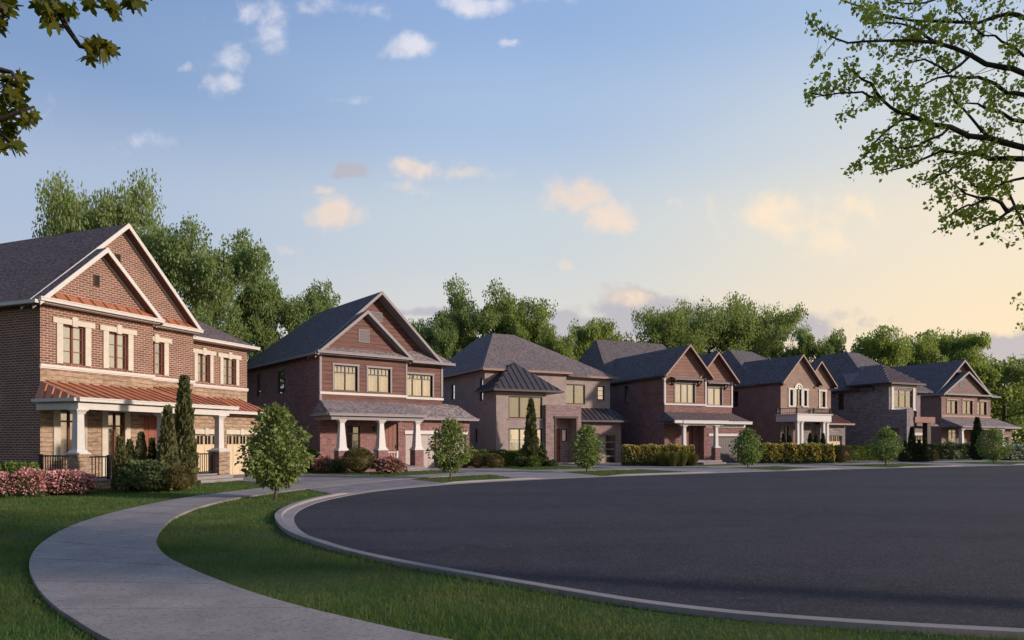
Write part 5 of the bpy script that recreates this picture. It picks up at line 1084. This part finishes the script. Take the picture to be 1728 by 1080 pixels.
# third house
hedge(hw(3, -3.0, -1.9), hw(3, 2.4, -2.75), .8, .95, L_box, 13, 'clipped green hedge before the taupe house bay', .085, 520)
for k, (x_, D, w, lab) in enumerate([(783, 42.5, 34, 'leftmost of the three olive globes before the taupe house'), (806, 42.4, 34, 'middle one of the three olive globes before the taupe house'), (832, 42.3, 36, 'rightmost of the three olive globes before the taupe house')]):
    bush(px(x_, D), D, .86, w / 1180 * D, 1.2, L_olive, 14 + k, lab, leaf=.07, n=3000, rough=.03, group='globe shrubs before the taupe house')
D = 45.3; juniper(px(896, D), D, topz(676, D), 20 / 1180 * D * 1.2, L_con, 71, 'tall slender juniper in front of the taupe house window bay', n=4200)
D = 45.4; juniper(px(915, D), D, topz(750, D), 17 / 1180 * D * 1.2, L_con, 72, 'small juniper beside the taupe house entrance', n=2000)
D = 43.9; bush(px(880, D), D, .62, .9, .9, L_bush, 18, 'small dark round shrub left of the slender juniper', leaf=.08, n=1800); bush(px(899, D), D - .2, .62, .9, .9, L_box, 19, 'small bright green round shrub at the foot of the slender juniper', leaf=.08, n=1800)
bush(px(932, 45), 45, .4, .7, .7, L_bush, 27, 'low pale plant at the taupe house entrance pillar', leaf=.08, n=900)
# fourth house
hedge((7.6, 46.0), (12.0, 46.2), 1.3, 1.25, L_bush, 20, 'yellow leaved hedge along the side of the twin gable house', .12, 420, 'flowering_hedge', .62, L_yel, .05)
for k, (x_, D, ty, lab) in enumerate([(1118, 45.2, 760, 'leftmost clump of tall grass before the yellow hedge'), (1133, 45, 762, 'second clump of tall grass before the yellow hedge'), (1148, 45.2, 760, 'third clump of tall grass, beside the porch of the twin gable house'), (1167, 46, 764, 'rightmost clump of tall grass by the porch steps')]):
    reeds(px(x_, D), D, topz(ty, D), 1.1, 80 + k, lab)
# fifth house
hedge((17.6, 50.5), (23.2, 50.6), 1.4, 1.3, L_bush, 22, 'long yellow flowering hedge in front of the balcony house', .13, 420, 'flowering_hedge', .62, L_yel, .05)
D = 51.3; bush(px(1418, D), D, 1.32, 1.7, 1.5, L_olive, 23, 'big olive globe at the right end of the yellow hedge', leaf=.08, n=3200, rough=.04)
for k, (x_, lab) in enumerate([(1322, 'left small juniper under the balcony'), (1333, 'second small juniper under the balcony'), (1367, 'third small juniper, by the balcony house door'), (1377, 'fourth small juniper under the balcony'), (1389, 'rightmost small juniper under the balcony')]):
    D = 53.6; juniper(px(x_, D), D, topz(733 + (k % 2) * 3, D), .5, L_con2, 90 + k, lab, 'small junipers under the balcony', 1400)
# sixth house
hedge((27.6, 57.0), (31.5, 58.2), 1.0, 1.1, L_box, 24, 'clipped bright green hedge beside the balcony house', .11, 380)
for k, (x_, D, ty, w, lab) in enumerate([(1539, 54.6, 722, 14, 'tallest juniper in front of the grey stone house'), (1527, 54.4, 746, 16, 'short juniper left of the tallest at the stone house'), (1551, 54.2, 744, 10, 'slim juniper right of the tallest at the stone house'), (1561, 54.0, 742, 10, 'rightmost slim juniper at the stone house')]):
    juniper(px(x_, D), D, topz(ty, D), w / 1180 * D * 1.15, L_con2, 100 + k, lab, 'junipers before the stone house', 2200)
D = 54.5; bush(px(1572, D), D, .9, .95, .95, L_olive, 25, 'olive globe at the right of the stone house junipers', leaf=.08, n=2000, rough=.04)
# seventh house
hedge((36.6, 60.5), (43.0, 63.2), 1.3, 1.15, L_bush, 26, 'loose dark green hedge in front of the last house', .13, 330, wav=.16)
D = 60; juniper(px(1649, D), D, topz(706, D), 18 / 1180 * D * 1.2, L_con2, 110, 'tall dark juniper in front of the last house porch', n=3200)
hedge((41.2, 57.6), (48.5, 61), 1.2, 1.0, L_bush, 28, 'pale flowering hedge at the right edge beyond the farthest street tree', .13, 300, 'flowering_hedge', .3, curtain_w, .14)

# ------------------------------------------------------------------ overhanging trees
def W3(p_, q_, D): return Vector(((p_ - 864) / 1180 * D, D, 1.7 + (743 - q_) / 1180 * D))
def overhang():
    rng = np.random.default_rng(5); rd_ = random.Random(5)
    r_ = thing('overhanging_tree', 'tree with fine spring leaves whose branches reach in at the upper right', 'tree', (12.2, 5.2, 0))
    O = Vector((12.2, 5.2, 0)); t = MB(); cl = []
    T = [Vector((0, 0, -.2)), Vector((.05, 0, 2.5)), Vector((-.1, .1, 5)), Vector((.1, 0, 8)), Vector((0, .2, 11)), Vector((.3, 0, 14))]; t.tube(T, [.34, .29, .25, .2, .13, .03], 10)
    mains = [  # (px, py, D) in the direction from trunk to tip
        [(1728, 124, 9.5), (1689, 113, 9.2), (1638, 93, 9), (1580, 72, 8.8), (1533, 68, 8.6), (1455, 70, 8.4), (1413, 66, 8.3), (1380, 48, 8.2)],
        [(1728, 249, 9.3), (1669, 233, 9), (1603, 214, 8.7), (1553, 202, 8.5), (1518, 190, 8.4), (1487, 167, 8.3), (1455, 155, 8.2), (1417, 157, 8.1), (1370, 158, 8)],
        [(1728, 268, 9.6), (1669, 268, 9.5), (1634, 260, 9.4), (1588, 255, 9.3), (1549, 272, 9.2), (1518, 284, 9.1), (1487, 292, 9)],
        [(1728, 350, 8.9), (1700, 358, 8.8), (1673, 334, 8.7), (1630, 327, 8.6), (1611, 311, 8.5)],
        [(1728, 30, 9.9), (1704, 23, 9.7), (1650, 39, 9.6), (1541, 35, 9.3), (1480, 22, 9.1), (1425, 2, 9)],
        [(1728, 160, 10.4), (1700, 158, 10.2), (1650, 130, 10), (1600, 128, 9.8), (1560, 142, 9.6), (1529, 146, 9.4)],
        [(1728, -30, 9.6), (1690, -25, 9.4), (1620, -10, 9.2), (1560, 5, 9), (1500, 2, 8.9)],
        [(1728, 205, 10.1), (1690, 190, 9.9), (1650, 175, 9.8), (1610, 180, 9.7)]]
    roots = [5.2, 4.6, 4.4, 3.6, 6.3, 5.0, 7.4, 4.8]
    subs = [[(1553, 202, 8.5), (1520, 203, 8.5), (1483, 233, 8.4), (1467, 257, 8.4), (1448, 274, 8.3)], [(1700, 358, 8.8), (1673, 377, 8.7), (1650, 388, 8.6)], [(1673, 334, 8.7), (1640, 347, 8.7), (1620, 352, 8.6), (1590, 376, 8.6)],
            [(1638, 93, 9), (1600, 124, 8.9), (1560, 100, 8.8), (1530, 108, 8.8)], [(1603, 214, 8.7), (1570, 235, 8.6), (1530, 250, 8.5), (1500, 240, 8.5)], [(1634, 260, 9.4), (1600, 290, 9.3), (1575, 300, 9.2), (1560, 310, 9.1)],
            [(1669, 233, 9), (1640, 200, 8.9), (1610, 170, 8.9), (1600, 150, 8.8)], [(1728, 300, 9.2), (1690, 310, 9.1), (1660, 318, 9), (1630, 300, 8.9)], [(1580, 72, 8.8), (1550, 50, 8.8), (1520, 40, 8.7), (1470, 40, 8.6)], [(1487, 167, 8.3), (1470, 140, 8.3), (1450, 130, 8.2), (1440, 118, 8.2)],
            [(1790, 575, 9.0), (1765, 560, 9), (1745, 548, 9)], [(1728, 95, 9.8), (1690, 70, 9.6), (1660, 60, 9.5), (1610, 15, 9.4)], [(1728, 380, 9.5), (1700, 320, 9.4), (1690, 300, 9.4), (1668, 290, 9.3)]]
    def smooth(p): # Catmull-like densify
        q = []
        for i in range(len(p) - 1):
            a, b_ = p[i], p[i + 1]; q.append(a); q.append(a.lerp(b_, .5) + Vector((rd_.uniform(-.02, .02), rd_.uniform(-.03, .03), rd_.uniform(-.03, .03))))
        return q + [p[-1]]
    def twigs(path, r0, dens, L0):
        n = len(path)
        for i in range(1, n):
            seg = (path[i] - path[i - 1]).length
            for _ in range(max(1, int(seg * dens + rd_.random()))):
                p = path[i - 1].lerp(path[i], rd_.random()); d = (path[i] - path[i - 1]).normalized(); v = Vector((rd_.gauss(0, .55), rd_.gauss(0, .8), rd_.gauss(.05, .8))); dr = (d * .75 + v).normalized(); L_ = L0 * rd_.uniform(.4, 1.2) * (1 - .3 * i / n)
                m = p + dr * L_ * .5 + Vector((0, 0, rd_.uniform(-.04, .06))); e = p + dr * L_ + Vector((rd_.gauss(0, .05), rd_.gauss(0, .05), rd_.gauss(.03, .06))); t.tube([p, m, e], [r0, r0 * .7, r0 * .4], 4); cl.append(e); cl.append(m.lerp(e, .5))
                for _k in range(2):
                    q = m.lerp(e, rd_.random()); e2 = q + Vector((rd_.gauss(-.03, .13), rd_.gauss(0, .13), rd_.gauss(.03, .12))) * (L_ / .5); t.tube([q, e2], [r0 * .5, r0 * .3], 3); cl.append(e2)
    for m_, z0 in zip(mains, roots):
        pts = [W3(*q) - O for q in m_]; st = Vector((0, 0, z0 + .4)); lead = [st, st.lerp(pts[0], .5) + Vector((0, 0, .15))]
        path = smooth(lead + pts); n = len(path); t.tube(path, [.048 * (1 - i / n) ** 1.5 + .007 for i in range(n)], 7); twigs(path[3:], .005, 4.2, .5); cl.append(path[-1])
    for s_ in subs: path = smooth([W3(*q) - O for q in s_]); n = len(path); t.tube(path, [.015 * (1 - i / n) + .005 for i in range(n)], 5); twigs(path, .0045, 6, .4); cl.append(path[-1])
    vis = len(cl)
    # the rest of the crown, outside the photograph
    for i in range(30):
        a = rd_.uniform(-1.9, 1.9); z = rd_.uniform(5, 13.5); L_ = rd_.uniform(2, 5.5); st = Vector((0, 0, z * .85)); e = st + Vector((math.cos(a) * L_, math.sin(a) * L_, rd_.uniform(.2, 2))); path = smooth([st, st.lerp(e, .5) + Vector((0, 0, .2)), e]); t.tube(path, [.08, .06, .045, .03, .015], 5); twigs(path, .012, 3, .9)
    t.build('trunk', bark_d, r_, smooth=True)
    C = np.array([tuple(c) for c in cl]); k = np.full(len(C), 9); k[vis:] = 16; idx = np.repeat(np.arange(len(C)), k); far_ = idx >= vis
    p = C[idx] + rng.normal(size=(len(idx), 3)) * np.where(far_, .16, .038)[:, None]; dirs = rng.normal(size=p.shape); dirs[:, 2] += .2; nr = unit(rng, len(p)) * .8; nr[:, 2] += .7
    scatter('leaves', p, dirs, np.where(far_,   .14, .060) * rng.uniform(.6, 1.25, len(p)), L_over, r_, rng, LEAF, np.cross(dirs, nr))
overhang()

def maple():
    rng = np.random.default_rng(8); rd_ = random.Random(8); O = Vector((-6.2, 4.0, 0))
    r_ = thing('maple_tree', 'maple with dark lobed leaves hanging in at the upper left corner', 'tree', tuple(O)); t = MB(); cl = []
    T = [Vector((0, 0, -.2)), Vector((.05, .05, 2)), Vector((-.1, 0, 4)), Vector((0, .1, 6.5)), Vector((.1, 0, 9))]; t.tube(T, [.27, .22, .19, .14, .04], 10)
    br = [[(-60, -40, 4.6), (40, -30, 4.6), (97, 12, 4.6), (112, 45, 4.6), (135, 78, 4.6), (150, 82, 4.6), (175, 92, 4.6)], [(-60, -60, 4.8), (60, -50, 4.8), (150, -30, 4.8), (215, -12, 4.8), (235, 2, 4.8)], [(-60, -20, 4.5), (-20, -8, 4.5), (0, 10, 4.5), (8, 30, 4.5)],
          [(-70, 90, 4.4), (-30, 105, 4.4), (0, 118, 4.4), (20, 122, 4.4), (32, 140, 4.4)], [(-70, 200, 4.4), (-30, 205, 4.4), (5, 200, 4.4), (35, 188, 4.4), (58, 180, 4.4)], [(-30, 205, 4.4), (0, 225, 4.4), (20, 240, 4.4), (34, 248, 4.4)], [(60, -50, 4.8), (70, -20, 4.8), (78, 10, 4.7), (85, 30, 4.7)], [(215, -12, 4.8), (250, -8, 4.8), (256, 0, 4.8)]]
    z0 = [4.6, 5.0, 4.4, 3.9, 3.5, None, None, None]
    spots = [(150, 78, 14, 12, 9), (160, 85, 20, 12, 10), (180, 80, 12, 14, 8), (148, 98, 7, 6, 4), (175, 92, 14, 5, 4), (80, 20, 16, 16, 12), (72, 8, 14, 12, 9), (100, 8, 16, 12, 9), (85, 40, 12, 8, 4), (125, 16, 8, 10, 4), (150, 3, 10, 9, 6), (185, 12, 14, 12, 9), (198, 18, 7, 6, 4), (215, 4, 12, 9, 7), (232, 2, 7, 7, 4), (5, 10, 12, 22, 12), (2, 45, 5, 18, 6), (14, 5, 12, 8, 6),
             (8, 135, 20, 18, 14), (28, 128, 12, 12, 7), (18, 160, 22, 16, 14), (5, 190, 20, 20, 16), (35, 178, 14, 12, 8), (58, 192, 9, 14, 8), (44, 200, 10, 14, 7), (20, 215, 18, 14, 11), (30, 246, 9, 11, 7), (6, 245, 10, 10, 6), (0, 225, 20, 15, 9), (-30, 170, 25, 50, 20), (-30, 20, 25, 30, 16)]
    for b_, z in zip(br, z0):
        p = [W3(*q) - O for q in b_]
        if z: p = [Vector((0, 0, z)), Vector((0, 0, z)).lerp(p[0], .33) + Vector((0, rd_.uniform(-.1, .2), .16)), Vector((0, 0, z)).lerp(p[0], .7) + Vector((0, rd_.uniform(-.2, .1), .05))] + p
        n = len(p); t.tube(p, [(.045 if z else .012) * (1 - i / n) ** 1.3 + .005 for i in range(n)], 6)
    lead_ = []
    for b_, z in zip(br, z0):
        if z:
            a_, c_ = Vector((0, 0, z)), W3(*b_[0]) - O
            for k_ in range(70): lead_.append(a_.lerp(c_, rd_.uniform(.15, .93)) + Vector((rd_.gauss(0, .13), rd_.gauss(0, .16), rd_.gauss(-.03, .12))))
    P = []
    for x_, y_, sx, sy, n in spots:
        for _ in range(n): D_ = 4.6 + rd_.gauss(0, .1); P.append(W3(x_ + rd_.gauss(0, .5) * sx, y_ + rd_.gauss(0, .5) * sy, D_) - O)
    # rest of the crown outside the photograph
    Q = []
    for i in range(26):
        a = rd_.uniform(1.6, 4.6); z = rd_.uniform(3.6, 8.5); L_ = rd_.uniform(1.2, 3.2); st = Vector((0, 0, z)); e = st + Vector((math.cos(a) * L_, math.sin(a) * L_, rd_.uniform(.1, 1.2))); t.tube([st, st.lerp(e, .5), e], [.05, .035, .012], 5)
        for _ in range(60): Q.append(st.lerp(e, rd_.uniform(.4, 1.05)) + Vector((rd_.gauss(0, .3), rd_.gauss(0, .3), rd_.gauss(0, .25))))
    t.build('trunk', bark_d, r_, smooth=True)
    A = np.array([tuple(p) for p in P + Q + [p for p in lead_ if 864 + 1180 * (p.x + O.x) / (p.y + O.y) < -25]]); dirs = rng.normal(size=A.shape) * .6; dirs[:, 2] -= .7; dirs[:, 0] += .15; nr = unit(rng, len(A)) * .8; nr[:, 1] -= .55; nr[:, 2] += .3
    scatter('leaves', A, dirs, .072 * rng.uniform(.6, 1.25, len(A)), L_maple, r_, rng, MAPLE, np.cross(dirs, nr))
maple()

# ------------------------------------------------------------------ lawn grass
def inpoly(P, poly):
    x, y = P[:, 0], P[:, 1]; ins = np.zeros(len(P), bool); n = len(poly)
    for i in range(n):
        x1, y1 = poly[i]; x2, y2 = poly[(i + 1) % n]
        if y1 == y2: continue
        c = ((y1 > y) != (y2 > y)) & (x < (x2 - x1) * (y - y1) / (y2 - y1) + x1); ins ^= c
    return ins
def lawn():
    rng = np.random.default_rng(3); path = po + pi[::-1]; rdp = road_c; kout = [(x, y) for x, y in o3] + [(120, 60), (120, -10)]
    L = []
    for (x0, x1, y0, y1, dens) in ((-9, 9, 5.2, 8, 2600), (-12, 5, 8, 12, 1500), (-16, 0, 12, 17, 800), (-20, -4, 17, 26, 420), (-14, 6, 26, 46, 130), (0, 60, 34, 70, 25)):
        n = int((x1 - x0) * (y1 - y0) * dens); P = np.stack([rng.uniform(x0, x1, n), rng.uniform(y0, y1, n)], 1)
        P = P[np.abs(P[:, 0]) < P[:, 1] * .8 + .8]; P = P[~inpoly(P, path)]; P = P[~inpoly(P, kout)]; L.append(P)
    P = np.concatenate(L); 
    for h_, pts in DRV: P = P[~inpoly(P, pts)]
    for i in HS:
        q = [hw(i, -.4, -2.3), hw(i, 8, -2.3), hw(i, 13, -.5), hw(i, 13, 16), hw(i, -.1, 16)]; P = P[~inpoly(P, q)]
    n = len(P); D = P[:, 1]; w = np.clip(D / 1180 * .55, .0035, .02) ; patch = .75 + .35 * np.sin(P[:, 0] * 1.3 + np.sin(P[:, 1] * .9) * 2) * np.sin(P[:, 1] * 1.7)
    h_ = rng.uniform(.03, .085, n) * patch * np.where(rng.random(n) < .04, 1.5, 1); a = rng.random(n) * 6.283; b_ = rng.random(n) * 6.283; ln = h_ * rng.uniform(.2, 1.0, n)
    base = np.stack([P[:, 0], P[:, 1], np.zeros(n)], 1); s = np.stack([np.cos(a), np.sin(a), np.zeros(n)], 1) * w[:, None] * .5
    tip = base + np.stack([np.cos(b_) * ln, np.sin(b_) * ln, h_], 1); mid_ = base + np.stack([np.cos(b_) * ln * .3, np.sin(b_) * ln * .3, h_ * .6], 1)
    V = np.stack([base - s, base + s, mid_ + s * .8, tip, mid_ - s * .8], 1).reshape(-1, 3); k = np.arange(n)[:, None] * 5
    F = np.concatenate([k + np.array([[0, 1, 2]]), k + np.array([[0, 2, 4]]), k + np.array([[4, 2, 3]])], 0)
    m = leafmat('grass_blades', (.085, .17, .03), (.038, .085, .018), .3, (.16, .18, .055)); tag(np_mesh('grass', V, F, m), 'short green lawn grass either side of the curved path', 'grass', kind='stuff')
    # clover flowers, tiny white heads
lawn()
